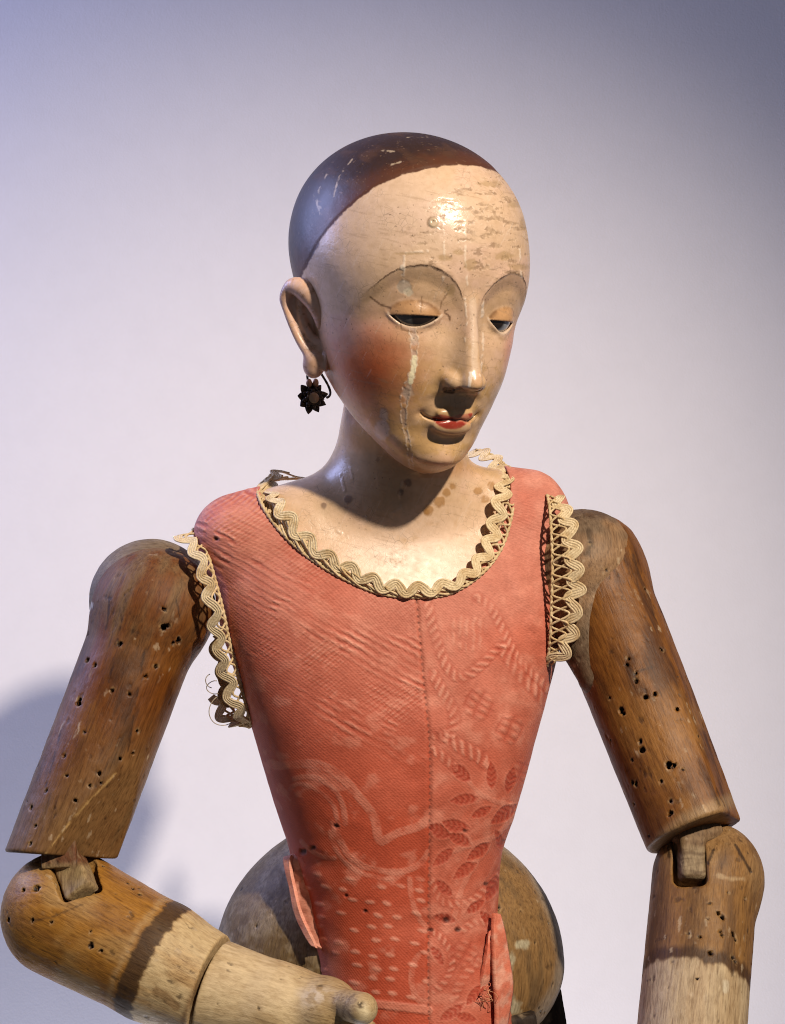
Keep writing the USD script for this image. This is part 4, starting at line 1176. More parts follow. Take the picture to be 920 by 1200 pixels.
def p_lfore(q, v, g, big, mid, fine):
    col = mixc(np.tile(OCH, (len(v), 1)), (0.215, 0.095, 0.020), 0.75 * sstep(0.45, 0.66, mid))
    col = mixc(col, (0.37, 0.235, 0.095), 0.6 * sstep(0.48, 0.62, big))
    s = g[:, 2]; L1 = np.linalg.norm(LR1 - LEl)
    ring = s - L1 + 4 * (fine - 0.5) + 3.0 * (mid - 0.5)
    col = mixc(col, CREAM * [0.92, 0.9, 0.85], sstep(3, 6, ring) * (0.55 + 0.45 * sstep(0.3, 0.6, mid)))
    col = mixc(col, (0.062, 0.033, 0.014), 0.93 * sstep(-7.5, -5.5, ring) * sstep(5.5, 3.8, ring))
    col = mixc(col, (0.42, 0.27, 0.12), 0.6 * np.exp(-((ring + 10) / 2.0) ** 2))
    b, _ = band(q, [(183, 1162), (195, 1170), (206, 1180)], 3, 4, 6 * (fine - 0.5)); col = mixc(col, (0.27, 0.16, 0.07), 0.7 * b)
    edge = np.exp(-((s - np.linalg.norm(LR2 - LEl) + 1) / 1.8) ** 2); col = mixc(col, (0.22, 0.13, 0.06), 0.8 * edge)
    for ln in ([(30, 1012), (60, 1018), (84, 1048)], [(100, 1012), (112, 1044)], [(35, 1080), (60, 1075), (96, 1060)]):
        b, _ = band(q, ln, 0.5, 1.2, 2 * (fine - 0.5)); col = mixc(col, (0.07, 0.035, 0.015), 0.6 * b)
    return col, 0.28 + 0.4 * (mid - 0.5) + 0.2 * sstep(-9, -6, ring)


lfore_spots = [(42, 1041, 4.2), (27, 1043, 2.6), (38, 1078, 2.6), (60, 1081, 2), (106, 1109, 3), (118, 1114, 2), (121, 1015, 2), (150, 1035, 2), (156, 1041, 2.2), (164, 1048, 2.4), (163, 1041, 1.6), (10, 1078, 3), (66, 1128, 1.5), (106, 1092, 1.4), (195, 1058, 1.6)]
lo, hi = around([LEl, LR2], 42)
wooden('forearm', f_lfore, lfore_spots, lo, hi, 0.85 * RES, (LEl, LR2), p_lfore, 140, label='forearm reaching across, with a dark ring and a cream cuff')


def p_tenon(q, v, g, big, mid, fine):
    col = mixc(np.tile([0.30, 0.215, 0.11], (len(v), 1)), (0.12, 0.045, 0.018), sstep(1018, 1008, q[:, 1]))
    return mixc(col, (0.20, 0.13, 0.07), 0.6 * sstep(0.5, 0.65, fine)), np.full(len(v), 0.6)


lo, hi = around([lt_a, lt_b], 30)
wooden('elbow_tenon', f_ltenon, [], lo, hi, 1.0 * RES, (lt_a, lt_b), p_tenon, 160, rough=0.9)

# the hand: wrist cuff, fist and thumb, fingers curled below
def f_hand(P):
    ax = (LH - LR2) / np.linalg.norm(LH - LR2)
    st = LR2 + ax * 2.2
    d = cone(P, LR2 - ax * 20, at(330, 1183, -42), 30.5, 24)
    d = smin(d, cone(P, at(325, 1182, -42), LH, 24, 21.5), 6)
    d = smax(d, -plane(P, st, LH - LR1), 1.2)
    d = smin(d, ell(P, at(385, 1182, -56), (17, 17, 15.5)), 7)
    d = smin(d, ell(P, at(398, 1222, -52), (24, 16, 18)), 8)
    thumb = polyline(P, [at(388, 1178, -58), at(408, 1178, -69), at(424, 1182, -79)], [10.0, 8.2, 8.6])
    d = smin(d, thumb, 3)
    for k in range(4):
        a = at(415 + 4 * k, 1210 + 16 * k, -60 + 8 * k)
        fgr = polyline(P, [a, a + [17, -9, -3], a + [20, -24, -12], a + [6, -31, -16]], [7.2, 6.8, 6.3, 5.6])
        d = smin(d, fgr, 1.8)
    return d


def p_hand(q, v, g, big, mid, fine):
    col = mixc(np.tile(CREAM, (len(v), 1)), (0.50, 0.365, 0.20), 0.8 * sstep(0.40, 0.62, big))
    col = mixc(col, (0.36, 0.24, 0.11), 0.45 * sstep(0.52, 0.68, mid))
    end = sstep(330, 385, q[:, 0])
    col = mixc(col, (0.33, 0.225, 0.105), 0.75 * end * sstep(0.25, 0.55, mid + 0.15))
    w_ = np.exp(-((q[:, 0] - 372) / 22) ** 2 - ((q[:, 1] - 1168) / 12) ** 2)
    col = mixc(col, (0.58, 0.48, 0.36), 0.85 * w_ * sstep(0.42, 0.55, fbm(v / 4, 3, 181)))
    k = np.exp(-((q[:, 0] - 428) / 11) ** 2 - ((q[:, 1] - 1186) / 13) ** 2)
    col = mixc(col, (0.66, 0.56, 0.36), 0.85 * k * sstep(0.25, 0.5, mid))
    b, _ = band(q, [(420, 1176), (423, 1180)], 1.2, 1.2, 2 * (fine - 0.5)); col = mixc(col, (0.05, 0.03, 0.015), 0.85 * b)
    b, _ = band(q, [(398, 1200), (405, 1175), (416, 1165)], 0.8, 1.6, 1 * (fine - 0.5)); col = mixc(col, (0.16, 0.10, 0.05), 0.5 * b)
    return col, 0.42 + 0.3 * (mid - 0.5)


lo, hi = around([LR2, LH, at(430, 1260, -80)], 36)
wooden('hand', f_hand, [(303, 1182, 1.5), (424, 1176, 1.5)], lo, hi, 0.95 * RES, (LR2, LH), p_hand, 180, rough=0.35)

# --- the arm on the right of the photograph
RS, RE = at(690, 668, 68), at(814, 968, -12)


def f_rupper(P):
    ax = (RE - RS) / np.linalg.norm(RE - RS)
    d = cone(P, RS + ax * 14, RE + ax * 50, 32.0, 30.5)
    d = smin(d, ell(P, RS, (36.5, 35, 36.5)), 10)
    d = smax(d, plane(P, RE + ax * 4, ax + [0.02, 0.02, 0.0]), 2.4)
    return smax(d, plane(P, at(733, 700, 34), (0.93, -0.32, 0.42)) - 15, 2)


def f_rball(P):
    return smin(ell(P, at(683, 664, 66), (36.5, 37.0, 36)), cone(P, at(682, 690, 60), at(704, 792, 28), 34.0, 14), 8)


def p_rupper(q, v, g, big, mid, fine):
    col = mixc(np.tile([0.178, 0.068, 0.012], (len(v), 1)), DARK, 0.8 * sstep(0.46, 0.68, mid))
    col = mixc(col, (0.255, 0.115, 0.026), 0.7 * sstep(0.45, 0.62, big) * sstep(760, 860, q[:, 1]))
    e = sstep(22, 2, seg_dist(q, [(670, 770), (700, 860), (745, 965), (772, 996)])[0]); col = mixc(col, (0.14, 0.055, 0.022), 0.65 * e)
    low = sstep(14, 2, seg_dist(q, [(768, 992), (800, 962), (858, 938)])[0]); col = mixc(col, (0.34, 0.235, 0.125), 0.55 * low)
    for ln in ([(742, 650), (748, 672), (760, 700), (766, 720)], [(736, 782), (740, 790), (750, 786), (764, 782)], [(742, 790), (744, 800)]):
        b, _ = band(q, ln, 0.7, 1.6, 2 * (fine - 0.5)); col = mixc(col, (0.05, 0.022, 0.01), 0.7 * b)
    return col, 0.34 + 0.4 * (mid - 0.5)


rupper_spots = [(757, 817, 3.6), (768, 814, 2.8), (728, 831, 3.8), (731, 836, 3), (794, 831, 2.6), (735, 780, 2.6), (736, 772, 2.2), (745, 790, 2.4), (746, 797, 2.4), (753, 879, 4.2), (750, 870, 2.6), (784, 896, 4.6), (790, 897, 3), (740, 891, 2.2), (741, 917, 3.4), (745, 920, 2.6), (775, 916, 2.2),
                (743, 943, 1.8), (786, 953, 3.0), (786, 939, 2.4), (776, 762, 2.2), (795, 793, 1.4), (819, 863, 1.8), (715, 868, 1.6), (714, 818, 2.2), (690, 808, 2), (756, 690, 2), (760, 980, 2), (800, 902, 1.6)]
lo, hi = around([RS, RE], 44)
wooden('upper_arm', f_rupper, rupper_spots, lo, hi, 0.85 * RES, (RS, RE), p_rupper, 200, label='upper arm on the right, angled outwards')


def p_rball(q, v, g, big, mid, fine):
    col = mixc(np.tile([0.150, 0.102, 0.064], (len(v), 1)), (0.085, 0.045, 0.021), 0.8 * sstep(0.42, 0.66, mid))
    col = mixc(col, (0.29, 0.165, 0.080), 0.7 * sstep(735, 690, q[:, 1] + 0.9 * (q[:, 0] - 700)) * sstep(0.4, 0.6, big))
    e = np.exp(-(seg_dist(q, [(742, 655), (741, 720), (726, 770), (706, 802)])[0] / 7) ** 2); col = mixc(col, (0.34, 0.25, 0.17), 0.6 * e)
    for ln in ([(690, 622), (692, 640), (686, 650)],):
        b, _ = band(q, ln, 1.5, 4, 7 * (fine - 0.5)); col = mixc(col, (0.05, 0.03, 0.015), 0.7 * b)
    return col, 0.5 + 0.4 * (mid - 0.5)


lo, hi = around([at(683, 664, 66), at(704, 785, 24)], 42)
wooden('shoulder_joint', f_rball, [(694, 740, 2.8), (713, 683, 1.4), (711, 668, 1.4), (692, 636, 2)], lo, hi, 1.0 * RES, (at(683, 664, 66), at(704, 785, 24)), p_rball, 220)

RF0, RF1 = at(826, 1030, -12), at(806, 1260, -88)
f_rslot = bar(at(808, 962, -24), at(810, 1040, -44), 17.5, 24, 5)


def f_rfore(P):
    d = cone(P, RF0, RF1, 30.0, 29.0)
    d = smin(d, ell(P, at(838, 1028, -8), (25, 26, 28)), 14)
    d = smax(d, plane(P, at(815, 968, -10), (-0.25, -0.25, 1)), 9)
    return smax(d, -f_rslot(P), 1.5)


f_rtenon = lambda P: smin(smax(bar(at(808, 972, -16), at(810, 1036, -35), 14.5, 20, 3.5)(P), plane(P, at(806, 1000, -46), (-0.15, -1, 0.25)) - 6, 1), ell(P, at(813, 974, -12), (17, 16, 9)), 3)


def p_rfore(q, v, g, big, mid, fine):
    col = mixc(np.tile([0.215, 0.108, 0.032], (len(v), 1)), (0.105, 0.052, 0.020), 0.75 * sstep(0.44, 0.66, mid))
    col = mixc(col, (0.29, 0.175, 0.080), 0.65 * sstep(1075, 1020, q[:, 1]) * sstep(0.4, 0.58, big))
    ring = g[:, 2] - 64 + 5 * (fine - 0.5) + 5.0 * (mid - 0.5)
    col = mixc(col, np.array([0.40, 0.305, 0.190]), sstep(0, 3.5, ring) * (0.7 + 0.3 * sstep(0.3, 0.6, mid)))
    col = mixc(col, (0.060, 0.028, 0.010), 0.9 * sstep(-8, -3, ring) * sstep(3, 0.5, ring))
    for ln in ([(786, 985), (792, 1008), (796, 1032)], [(824, 985), (826, 1010), (822, 1030), (814, 1040)], [(783, 990), (784, 1004)], [(836, 996), (830, 1012)], [(862, 990), (880, 1022)]):
        b, _ = band(q, ln, 0.9, 1.5, 2.5 * (fine - 0.5)); col = mixc(col, (0.03, 0.015, 0.008), 0.85 * b)
    b, _ = band(q, [(842, 1026), (856, 1030), (870, 1030)], 1, 3, 4 * (fine - 0.5)); col = mixc(col, (0.50, 0.37, 0.22), 0.5 * b)
    b, _ = band(q, [(850, 1152), (850, 1160)], 3, 2, 3 * (fine - 0.5)); col = mixc(col, (0.50, 0.44, 0.33), 0.7 * b)
    return col, 0.42 + 0.4 * (mid - 0.5)


rfore_spots = [(842, 1070, 3), (847, 1075, 3.2), (844, 1092, 2), (847, 1096, 2), (860, 1096, 3), (862, 1101, 2.2), (833, 1117, 2.6), (859, 1122, 2.4), (862, 1127, 2.2), (831, 1059, 1.6), (806, 1094, 1.6), (820, 1098, 1.8), (830, 1077, 1.2), (874, 1054, 1.8), (817, 1147, 1.8), (881, 1022, 1.6), (760, 1128, 1.6), (853, 1046, 1.2)]
lo, hi = around([RF0 + [0, 0, 25], at(812, 1235, -80)], 38)
wooden('forearm', f_rfore, rfore_spots, lo, hi, 0.85 * RES, (RF0, RF1), p_rfore, 240, label='forearm hanging forward, with a brown ring and a cream cuff')
lo, hi = around([at(808, 972, -22), at(813, 1034, -46)], 26)


def p_rtenon(q, v, g, big, mid, fine):
    col = mixc(np.tile([0.25, 0.185, 0.110], (len(v), 1)), (0.115, 0.072, 0.038), 0.8 * sstep(0.40, 0.60, fbm(v * [0.5, 0.5, 2.2] / 4, 3, 262)))
    return mixc(col, (0.17, 0.10, 0.05), 0.7 * sstep(1000, 985, q[:, 1])), np.full(len(v), 0.7)


wooden('elbow_tenon', f_rtenon, [], lo, hi, 0.9 * RES, (at(808, 972, -22), at(813, 1034, -46)), p_rtenon, 260, rough=1.0)

# --- hips and the slats of the frame below
HC = at(456, 1128, 80)


def f_hips(P):
    Q = P.copy(); dz = P[:, 2] - HC[2]
    d = np.where(dz > 0, ell(P, HC, (111, 74, 97)), ell(P, HC, (111, 74, 70)))
    return smax(d, -dz - 46, 6)


def p_hips(q, v, g, big, mid, fine):
    side = sstep(420, 520, q[:, 0])
    col = mixc(np.tile([0.160, 0.106, 0.046], (len(v), 1)), np.array([0.23, 0.130, 0.048]), side)
    col = mixc(col, (0.095, 0.060, 0.030), 0.6 * sstep(0.48, 0.68, mid))
    col = mixc(col, (0.31, 0.25, 0.165), 0.6 * sstep(0.48, 0.64, big) * (1 - side))
    rim = sstep(12, 3, seg_dist(q, [(590, 988), (625, 1018), (650, 1075), (661, 1120), (655, 1155), (632, 1192)])[0] * (q[:, 0] > 560) + 50 * (q[:, 0] <= 560))
    col = mixc(col, (0.30, 0.255, 0.20), 0.55 * rim)
    for x, y, rx, ry in ((613, 1107, 9, 6), (600, 1125, 4, 10), (600, 1180, 12, 12), (594, 1190, 10, 10)):
        b = sstep(1.2, 0.6, np.hypot((q[:, 0] - x) / rx, (q[:, 1] - y) / ry) + 1.0 * (fbm(v / 3, 3, 281) - 0.5)); col = mixc(col, (0.42, 0.385, 0.27), 0.8 * b)
    dr = sstep(0.52, 0.66, fbm(v / 5, 4, 282)) * (1 - side); col = mixc(col, (0.34, 0.28, 0.19), 0.35 * dr)
    return col, 0.45 + 0.4 * (mid - 0.5)


hip_spots = [(584, 1064, 2.8), (643, 1081, 2.2), (648, 1154, 1.8), (634, 1185, 2.6), (638, 1188, 2.2), (632, 1180, 1.8), (622, 1197, 3), (627, 1104, 1.8), (611, 1068, 1.2), (620, 1020, 1.6), (283, 1042, 1.6), (300, 1085, 1.4)]
wooden('hip_block', f_hips, hip_spots, HC - [118, 90, 80], HC + [118, 90, 104], 1.2 * RES, (HC, HC + [5, 0, 60]), p_hips, 280)


def p_slat(q, v, g, big, mid, fine):
    return mixc(np.tile([0.060, 0.042, 0.028], (len(v), 1)), (0.022, 0.014, 0.010), sstep(0.4, 0.65, mid)), np.full(len(v), 0.8)


for k in range(8):
    an = 2 * math.pi * (k + 0.15) / 8
    a = HC + np.array([99 * math.cos(an), 72 * math.sin(an), -18]); b = HC + np.array([150 * math.cos(an), 120 * math.sin(an), -330])
    wooden('frame_slat', bar(a, b, 22, 22, 2), [], np.minimum(a, b) - 20, np.maximum(a, b) + 20, 3.0, (a, b), p_slat, 300 + k, slack=1.2)

# ------------------------------------------------------------------ build: braid trim
braid_mat = mat('tan_cotton_braid', {
    'a': ('attribute', {'attribute': 'paint'}), 'tc': ('texture_coordinate', {}),
    'n': ('noise_texture', {'scale': 900.0, 'detail': 3.0}), 'b': ('bump', {'strength': 0.5, 'distance': 0.0004}),
    'r': ('rgb_ramp', {'ramp': [(0.3, (0.72, 0.68, 0.62)), (0.65, (1.05, 1.05, 1.05))]}), 'm': ('mix_color', {'blend_type': 'multiply', 'fac': 1.0}),
    'p': ('principled_bsdf', {'roughness': 0.85, 'specular_ior_level': 0.2})},
    [('tc.object', 'n.vector'), ('n.fac', 'b.height'), ('b.normal', 'p.normal'), ('n.fac', 'r.fac'), ('a.color', 'm.a'), ('r.color', 'm.b'), ('m.result', 'p.base_color')])


def on_front(pts, lift=0.0, f=f_bodice):
    """World points on the visible surface under pixels (px, py), or at a given depth (px, py, y)."""
    out = []
    for p in pts:
        if len(p) == 3:
            out.append(at(*p)); continue
        h = hit(f_torso, p[0], p[1])
        out.append(at(p[0], p[1], h[1] - lift) if h is not None else at(p[0], p[1], 40))
    return np.array(out)


def resample(c, step):
    L = np.r_[0, np.cumsum(np.linalg.norm(np.diff(c, axis=0), axis=1))]
    s = np.arange(0, L[-1], step)
    return np.stack([np.interp(s, L, c[:, k]) for k in range(3)], 1), s


def zigzag(path, side, amp, period, width, thick, ribs=4, sharp=0.7, phase=0.0, seed=0, curl=0.0):
    """A woven zigzag braid swept along a path; side = rough in-plane direction across it."""
    C, s = resample(curve(path, 400), 0.45)
    T = np.gradient(C, axis=0); T /= np.linalg.norm(T, axis=1, keepdims=True)
    side = np.asarray(side, float)
    if side.ndim == 2:
        from scipy.interpolate import interp1d
        side = interp1d(np.linspace(0, 1, len(side)), side, axis=0)(np.linspace(0, 1, len(C)))
    B = side - (np.sum(T * side, 1))[:, None] * T; B /= np.linalg.norm(B, axis=1, keepdims=True)
    Nn = np.cross(T, B)
    rng = np.random.default_rng(seed)
    jit = np.interp(s, np.linspace(0, s[-1], 14), rng.normal(0, 0.5, 14))
    ph = s / period * 2 * math.pi + phase + jit
    sn = np.sin(ph)
    wave = 0.55 * np.arcsin(np.clip(sn, -1, 1)) * 2 / math.pi + 0.5 * np.sign(sn) * np.abs(sn) ** sharp
    amp = amp * (1 + 0.22 * np.interp(s, np.linspace(0, s[-1], 11), rng.normal(0, 1, 11)))
    P = C + B * (amp * wave)[:, None] + Nn * (0.5 * np.sin(ph * 0.5 + 1))[:, None] + Nn * (curl * wave)[:, None]
    from scipy.ndimage import gaussian_filter1d
    P = gaussian_filter1d(P, 1.6, axis=0)
    T2 = np.gradient(P, axis=0); T2 /= np.linalg.norm(T2, axis=1, keepdims=True)
    B2 = np.cross(Nn, T2); B2 /= np.linalg.norm(B2, axis=1, keepdims=True)
    N2 = np.cross(T2, B2)
    m = 6 * ribs
    u = np.linspace(-1, 1, m + 1)
    top = thick * (0.5 + 0.5 * np.abs(np.cos((u + 1) * ribs * math.pi / 2 + math.pi / 2)))
    ring = np.r_[np.stack([u, top], 1), np.stack([u[::-1], -0.35 * top[::-1]], 1)]
    w = width * 0.5 * (1 + 0.08 * np.sin(ph * 2 + 1))
    V = P[:, None] + B2[:, None] * (ring[None, :, :1] * w[:, None, None]) + N2[:, None] * ring[None, :, 1:]
    V = V + 0.12 * (fbm(V.reshape(-1, 3) / 1.2, 2, seed) - 0.5).reshape(V.shape[:2] + (1,)) * N2[:, None]
    n, k = V.shape[:2]
    i, j = np.meshgrid(np.arange(n - 1), np.arange(k), indexing='ij')
    a, b = (i * k + j).ravel(), (i * k + (j + 1) % k).ravel()
    F = np.stack([a, b, b + k, a + k], 1)
    Fc = np.vstack([F[:, [0, 1, 2]], F[:, [0, 2, 3]]])
    cap0 = np.stack([np.zeros(k - 2, int), np.arange(1, k - 1), np.arange(2, k)], 1)[:, ::-1]
    Fc = np.vstack([Fc, cap0, cap0[:, ::-1] + (n - 1) * k])
    groove = np.tile(np.r_[top, top[::-1]] / thick, n)
    return V.reshape(-1, 3), Fc, groove, P


def cord(path, r, seed=0, sides=7, twist=None, step=0.7):
    P, s = resample(path if len(path) > 100 else curve(path, 300), step)
    T = np.gradient(P, axis=0); T /= np.linalg.norm(T, axis=1, keepdims=True)
    U = np.cross(T, [0.13, 0.9, 0.2]); U /= np.linalg.norm(U, axis=1, keepdims=True); W = np.cross(T, U)
    an = np.arange(sides) * 2 * math.pi / sides
    rr = r * (1 + (0.22 * np.sin(s / r * 1.7)[:, None] if twist else 0) * np.ones((1, sides)) + 0.15 * (np.random.default_rng(seed).random((len(P), 1)) - 0.5))
    V = P[:, None] + rr[..., None] * (np.cos(an)[None, :, None] * U[:, None] + np.sin(an)[None, :, None] * W[:, None])
    n, k = V.shape[:2]
    i, j = np.meshgrid(np.arange(n - 1), np.arange(k), indexing='ij')
    a, b = (i * k + j).ravel(), (i * k + (j + 1) % k).ravel()
    F = np.vstack([np.stack([a, b, b + k], 1), np.stack([a, b + k, a + k], 1)])
    cap0 = np.stack([np.zeros(k - 2, int), np.arange(1, k - 1), np.arange(2, k)], 1)[:, ::-1]
    return V.reshape(-1, 3), np.vstack([F, cap0, cap0[:, ::-1] + (n - 1) * k])


def tanc(V, groove=None, seed=0, base=(0.70, 0.57, 0.37)):
    c = mixc(np.tile(base, (len(V), 1)), (0.50, 0.35, 0.18), 0.8 * sstep(0.45, 0.68, fbm(V / 7, 4, seed + 400)))
    c = mixc(c, (0.74, 0.61, 0.41), 0.5 * sstep(0.5, 0.7, fbm(V / 4, 3, seed + 401)))
    if groove is not None:
        c = mixc(c, (0.44, 0.32, 0.18), 0.6 * sstep(0.80, 0.55, groove))
    return c


def trim(outer, inner, side, amp, period, width, phase, seed, flip=False):
    """One trimmed edge: the zigzag braid, an edge cord along the cloth and loops between them."""
    if flip:
        outer = outer[::-1]
    V, F, gr, P = zigzag(outer, side, amp, period, width, 0.6, phase=phase, seed=seed)
    zz = put('zigzag_braid', (V, F), braid_mat, bodice, color=tanc(V, gr, seed))
    E, s = resample(curve(inner, 400), 0.6)
    v, f = cord(E, 0.95, seed, twist=True)
    put('edge_cord', (v, f), braid_mat, bodice, color=tanc(v, None, seed + 1, (0.60, 0.46, 0.27)))
    # a chain of loops: two waves out of step between the cord and the braid
    Q, s2 = resample(curve(outer, 400), 0.6)
    t = np.linspace(0, 1, 420)
    Ei = np.stack([np.interp(t, np.linspace(0, 1, len(E)), E[:, k]) for k in range(3)], 1)
    Qi = np.stack([np.interp(t, np.linspace(0, 1, len(Q)), Q[:, k]) for k in range(3)], 1)
    L = np.linalg.norm(np.diff(Qi, axis=0), axis=1).sum()
    for k in range(2):
        a = 0.42 + 0.40 * np.sin(t * L / period * 2 * math.pi + phase + k * math.pi)
        R = Ei * (1 - a[:, None]) + Qi * a[:, None] + np.array([0, -0.8, 0]) * (0.4 + np.cos(t * L / period * 2 * math.pi + k * math.pi)[:, None] * (1 if k else -1))
        v, f = cord(R, 0.72, seed + 3 + k)
        put('loop_cord', (v, f), braid_mat, bodice, color=tanc(v, None, seed + 2, (0.60, 0.46, 0.27)))
    return P


neck_edge = on_front([(318, 556, 66), (306, 567, 52), (303, 582), (313, 602), (330, 624), (354, 647), (386, 669), (424, 688), (452, 697), (488, 700), (522, 697), (550, 684), (573, 664), (590, 638), (599, 608), (603, 582, 42), (601, 560, 56), (590, 543, 74), (572, 531, 88), (556, 527, 94)], lift=0.8)
f_body = lambda P: np.minimum(f_torso(P), f_bust(P))


def above_body(pts, lift):
    """Points under the pixels (px, py), lifted off the body towards the viewer; (px, py, y) stay as given."""
    out = []
    for p in pts:
        out.append(at(*p) if len(p) == 3 else at(p[0], p[1], hit(f_body, p[0], p[1])[1] - lift))
    return np.array(out)


neck_zig = above_body([(366, 562, 98), (342, 557, 84), (329, 553, 70), (321, 558, 57), (317, 570, 44), (323, 587), (338, 609), (357, 631), (384, 653), (415, 670), (447, 685), (490, 691), (530, 684), (556, 666), (572, 641), (581, 612), (587, 586), (591, 562, 46), (584, 546, 64), (570, 534, 80), (554, 530, 92), (540, 540, 102)], 5.0)
_zc = curve(neck_zig, 30)
side = np.stack([at(452, 585)[0] - _zc[:, 0], 0 * _zc[:, 0], at(452, 585)[2] - _zc[:, 2]], 1)
side /= np.linalg.norm(side, axis=1, keepdims=True)
side[:, 1] = -0.12
trim(neck_zig, neck_edge, side, 3.3, 14.6, 5.4, 0.4, 500)
arm_zig_l = np.array([at(*p) for p in [(204, 630, 22), (222, 636, 10), (234, 656, 3), (242, 684, -2), (249, 712, -3), (254, 742, 0), (259, 770, 5), (266, 798, 11), (275, 824, 16), (284, 842, 21), (278, 850, 32), (262, 838, 44), (254, 815, 50)]])
arm_edge_l = np.array([at(*p) for p in [(226, 620, 28), (238, 634, 18), (246, 657, 11), (254, 686, 7), (261, 713, 6), (267, 742, 9), (274, 770, 13), (281, 798, 16), (288, 824, 20), (293, 845, 24), (292, 852, 32), (280, 842, 42), (270, 820, 48)]])
trim(arm_zig_l, arm_edge_l, (1, -.2, .1), 2.8, 15.5, 5.2, 1.2, 520)
arm_zig_r = np.array([at(*p) for p in [(650, 583, 49), (659, 594, 38), (667, 618, 29), (672, 648, 23), (675, 680, 21), (673, 712, 21), (668, 742, 23), (660, 763, 26), (649, 778, 31)]])
arm_edge_r = np.array([at(*p) for p in [(641, 580, 46), (644, 596, 38), (646, 622, 31), (647, 652, 27), (647, 682, 26), (646, 712, 26), (645, 742, 27), (643, 765, 30), (641, 782, 34)]])
trim(arm_zig_r, arm_edge_r, (1, -.3, 0), 3.3, 13.2, 5.6, 0.2, 540)
# brown lining strip seen behind the loose end of the braid
V, F, gr, P = zigzag(np.array([at(*p) for p in [(250, 742, 30), (256, 770, 34), (262, 800, 38), (268, 826, 40)]]), (1, 0, 0), 2.4, 15, 6, 0.8, seed=560)
put('zigzag_braid', (V, F), braid_mat, bodice, color=tanc(V, gr, 560, (0.30, 0.19, 0.10)))
# loose threads
for k, pts in enumerate(([(256, 816, 22), (249, 822, 20), (245, 834, 20), (250, 846, 22), (262, 850, 26), (272, 846, 28)], [(254, 798, 20), (246, 800, 18), (242, 806, 18), (247, 812, 20), (256, 812, 24)], [(246, 790, 16), (241, 796, 15), (243, 803, 17), (249, 806, 20)])):
    v, f = cord(np.array([at(*p) for p in pts]), 0.28, 570 + k, sides=5)
    put('loose_thread', (v, f), braid_mat, bodice, color=np.tile([0.42, 0.36, 0.28], (len(v), 1)))
rng = np.random.default_rng(5)
for k in range(9):
    x, y = 573 + rng.normal(0, 2.5), 1160 + rng.normal(0, 5)
    pts = [(x, y, -7), (x + rng.normal(0, 3), y + 5, -9), (x + rng.normal(0, 6), y + 10 + rng.normal(0, 3), -8), (x + rng.normal(2, 8), y + 13 + rng.normal(0, 4), -6)]
    v, f = cord(np.array([at(*p) for p in pts]), 0.2, 580 + k, sides=5)
    put('loose_thread', (v, f), cloth_mat, bodice, color=np.tile([0.66, 0.33, 0.18] if k % 2 else [0.62, 0.16, 0.09], (len(v), 1)))

# ------------------------------------------------------------------ build: earring
bronze = mat('blackened_bronze', {
    'tc': ('texture_coordinate', {}), 'n': ('noise_texture', {'scale': 500.0, 'detail': 3.0}),
    'r': ('rgb_ramp', {'ramp': [(0.35, (0.020, 0.017, 0.016)), (0.60, (0.055, 0.042, 0.032)), (0.75, (0.21, 0.13, 0.07))]}),
    'b': ('bump', {'strength': 0.4, 'distance': 0.0004}),
    'p': ('principled_bsdf', {'metallic': 0.75, 'roughness': 0.33})},
    [('tc.object', 'n.vector'), ('n.fac', 'r.fac'), ('r.color', 'p.base_color'), ('n.fac', 'b.height'), ('b.normal', 'p.normal')])
stone = mat('smoky_stone', {'p': ('principled_bsdf', {'base_color': (0.26, 0.17, 0.09), 'roughness': 0.12, 'coat_weight': 1.0})}, [])
lobe_mat = mat('coppery_bead', {'p': ('principled_bsdf', {'base_color': (0.36, 0.20, 0.12), 'roughness': 0.4, 'metallic': 0.3})}, [])
er = thing('earring', 'dark flower shaped metal earring with brown stone hanging from the ear', 'earring')
EO = at(366, 466, 18)
ex, ey, ez = np.array([0.93, 0.36, 0.0]), np.array([-0.36, 0.93, 0.10]), np.array([0.0, -0.10, 1.0])


def ering(V):
    return EO + V[:, :1] * ex + V[:, 1:2] * ey + V[:, 2:] * ez


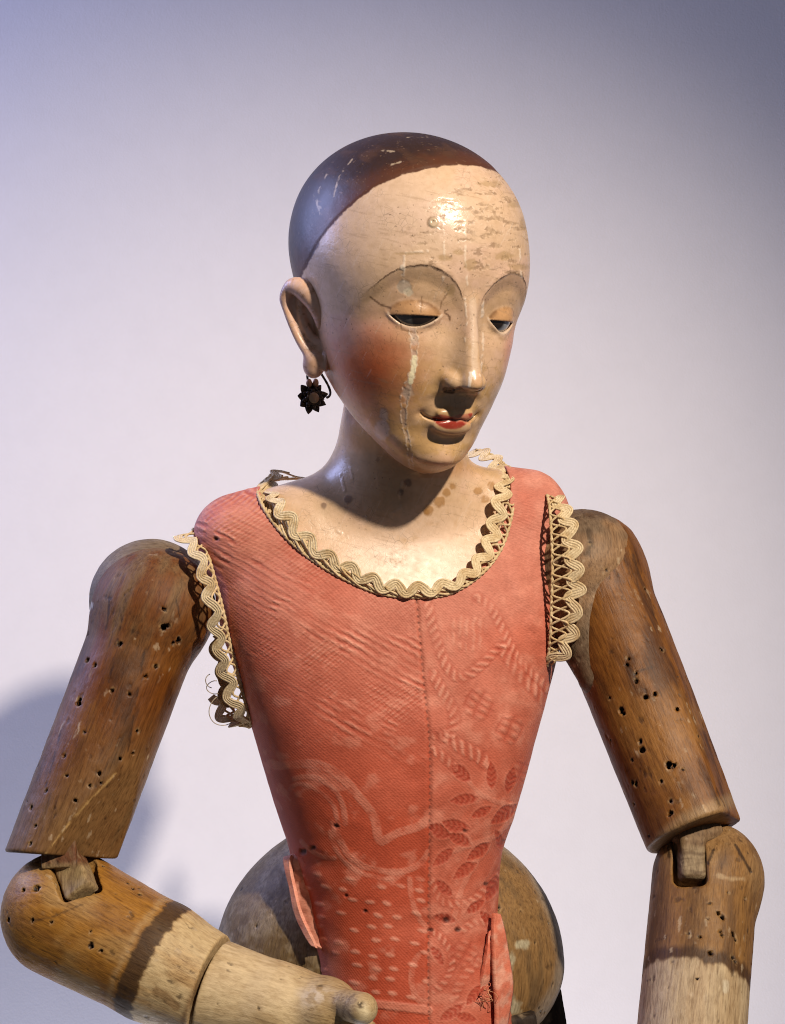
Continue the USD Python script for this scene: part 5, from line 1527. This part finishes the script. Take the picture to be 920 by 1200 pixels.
def petal(ang, r0, r1, w, y0, lift, up=1.0):
    m = trimesh.creation.icosphere(3, 1.0); v = np.array(m.vertices)
    t = (v[:, 0] + 1) / 2
    wd = w * np.sin(np.pi * np.clip(t, 0, 1) ** 0.75) ** 0.8
    rr = r0 + (r1 - r0) * t
    s = np.where(np.abs(v[:, 1]) + np.abs(v[:, 2]) > 1e-6, 1, 0)
    nrm = np.sqrt(v[:, 1] ** 2 + v[:, 2] ** 2) + 1e-9
    lat = v[:, 1] / nrm * wd; dep = v[:, 2] / nrm * 0.9 * (0.4 + np.sin(np.pi * t)) - lift * t ** 2 + 0.5 * np.abs(lat) / w
    X, Z = rr * math.cos(ang) - lat * math.sin(ang), rr * math.sin(ang) + lat * math.cos(ang)
    return ering(np.stack([X, y0 + dep, Z], 1)), m.faces


for k in range(9):
    rr_ = 9.4 + (0.9 if k % 3 == 0 else 0)
    put('petal', petal(2 * math.pi * k / 9 + 0.25, 3.0, rr_, 2.6, 1.2, 1.6), bronze, er)
for k in range(9):
    put('inner_petal', petal(2 * math.pi * (k + 0.5) / 9 + 0.25, 2.6, 7.0, 1.9, -0.9, 1.2), bronze, er)
for k in range(8):
    a = 2 * math.pi * k / 8 + 0.1
    b = trimesh.creation.icosphere(2, 1.15); put('bead', (ering(np.array(b.vertices) + [4.4 * math.cos(a), -2.6, 4.4 * math.sin(a)]), b.faces), bronze, er)
b = trimesh.creation.icosphere(4, 1.0); put('stone', (ering(np.array(b.vertices) * [3.6, 1.8, 3.6] + [0, -2.6, 0]), b.faces), stone, er)
tor = trimesh.creation.torus(3.7, 0.6, 40, 10); tv = np.array(tor.vertices)[:, [0, 2, 1]] + [0, -2.9, 0]; put('setting', (ering(tv), tor.faces[:, ::-1]), bronze, er)
v, f = cord(np.array([at(*p) for p in [(366, 452, 17), (361, 446, 16), (361, 436, 14), (366, 429, 13), (372, 430, 16), (376, 437, 22), (382, 447, 26), (387, 459, 27), (383, 466, 24)]]), 0.75, 600, sides=8)
put('hook', (v, f), bronze, er)
for dx, dz, r in ((-2.2, 8.6, 2.3), (2.0, 8.8, 2.3)):
    b = trimesh.creation.icosphere(3, 1.0); put('copper_bead', (ering(np.array(b.vertices) * [r * 0.8, r * 0.7, r * 1.15] + [dx, -0.6, dz]), b.faces), lobe_mat, er)
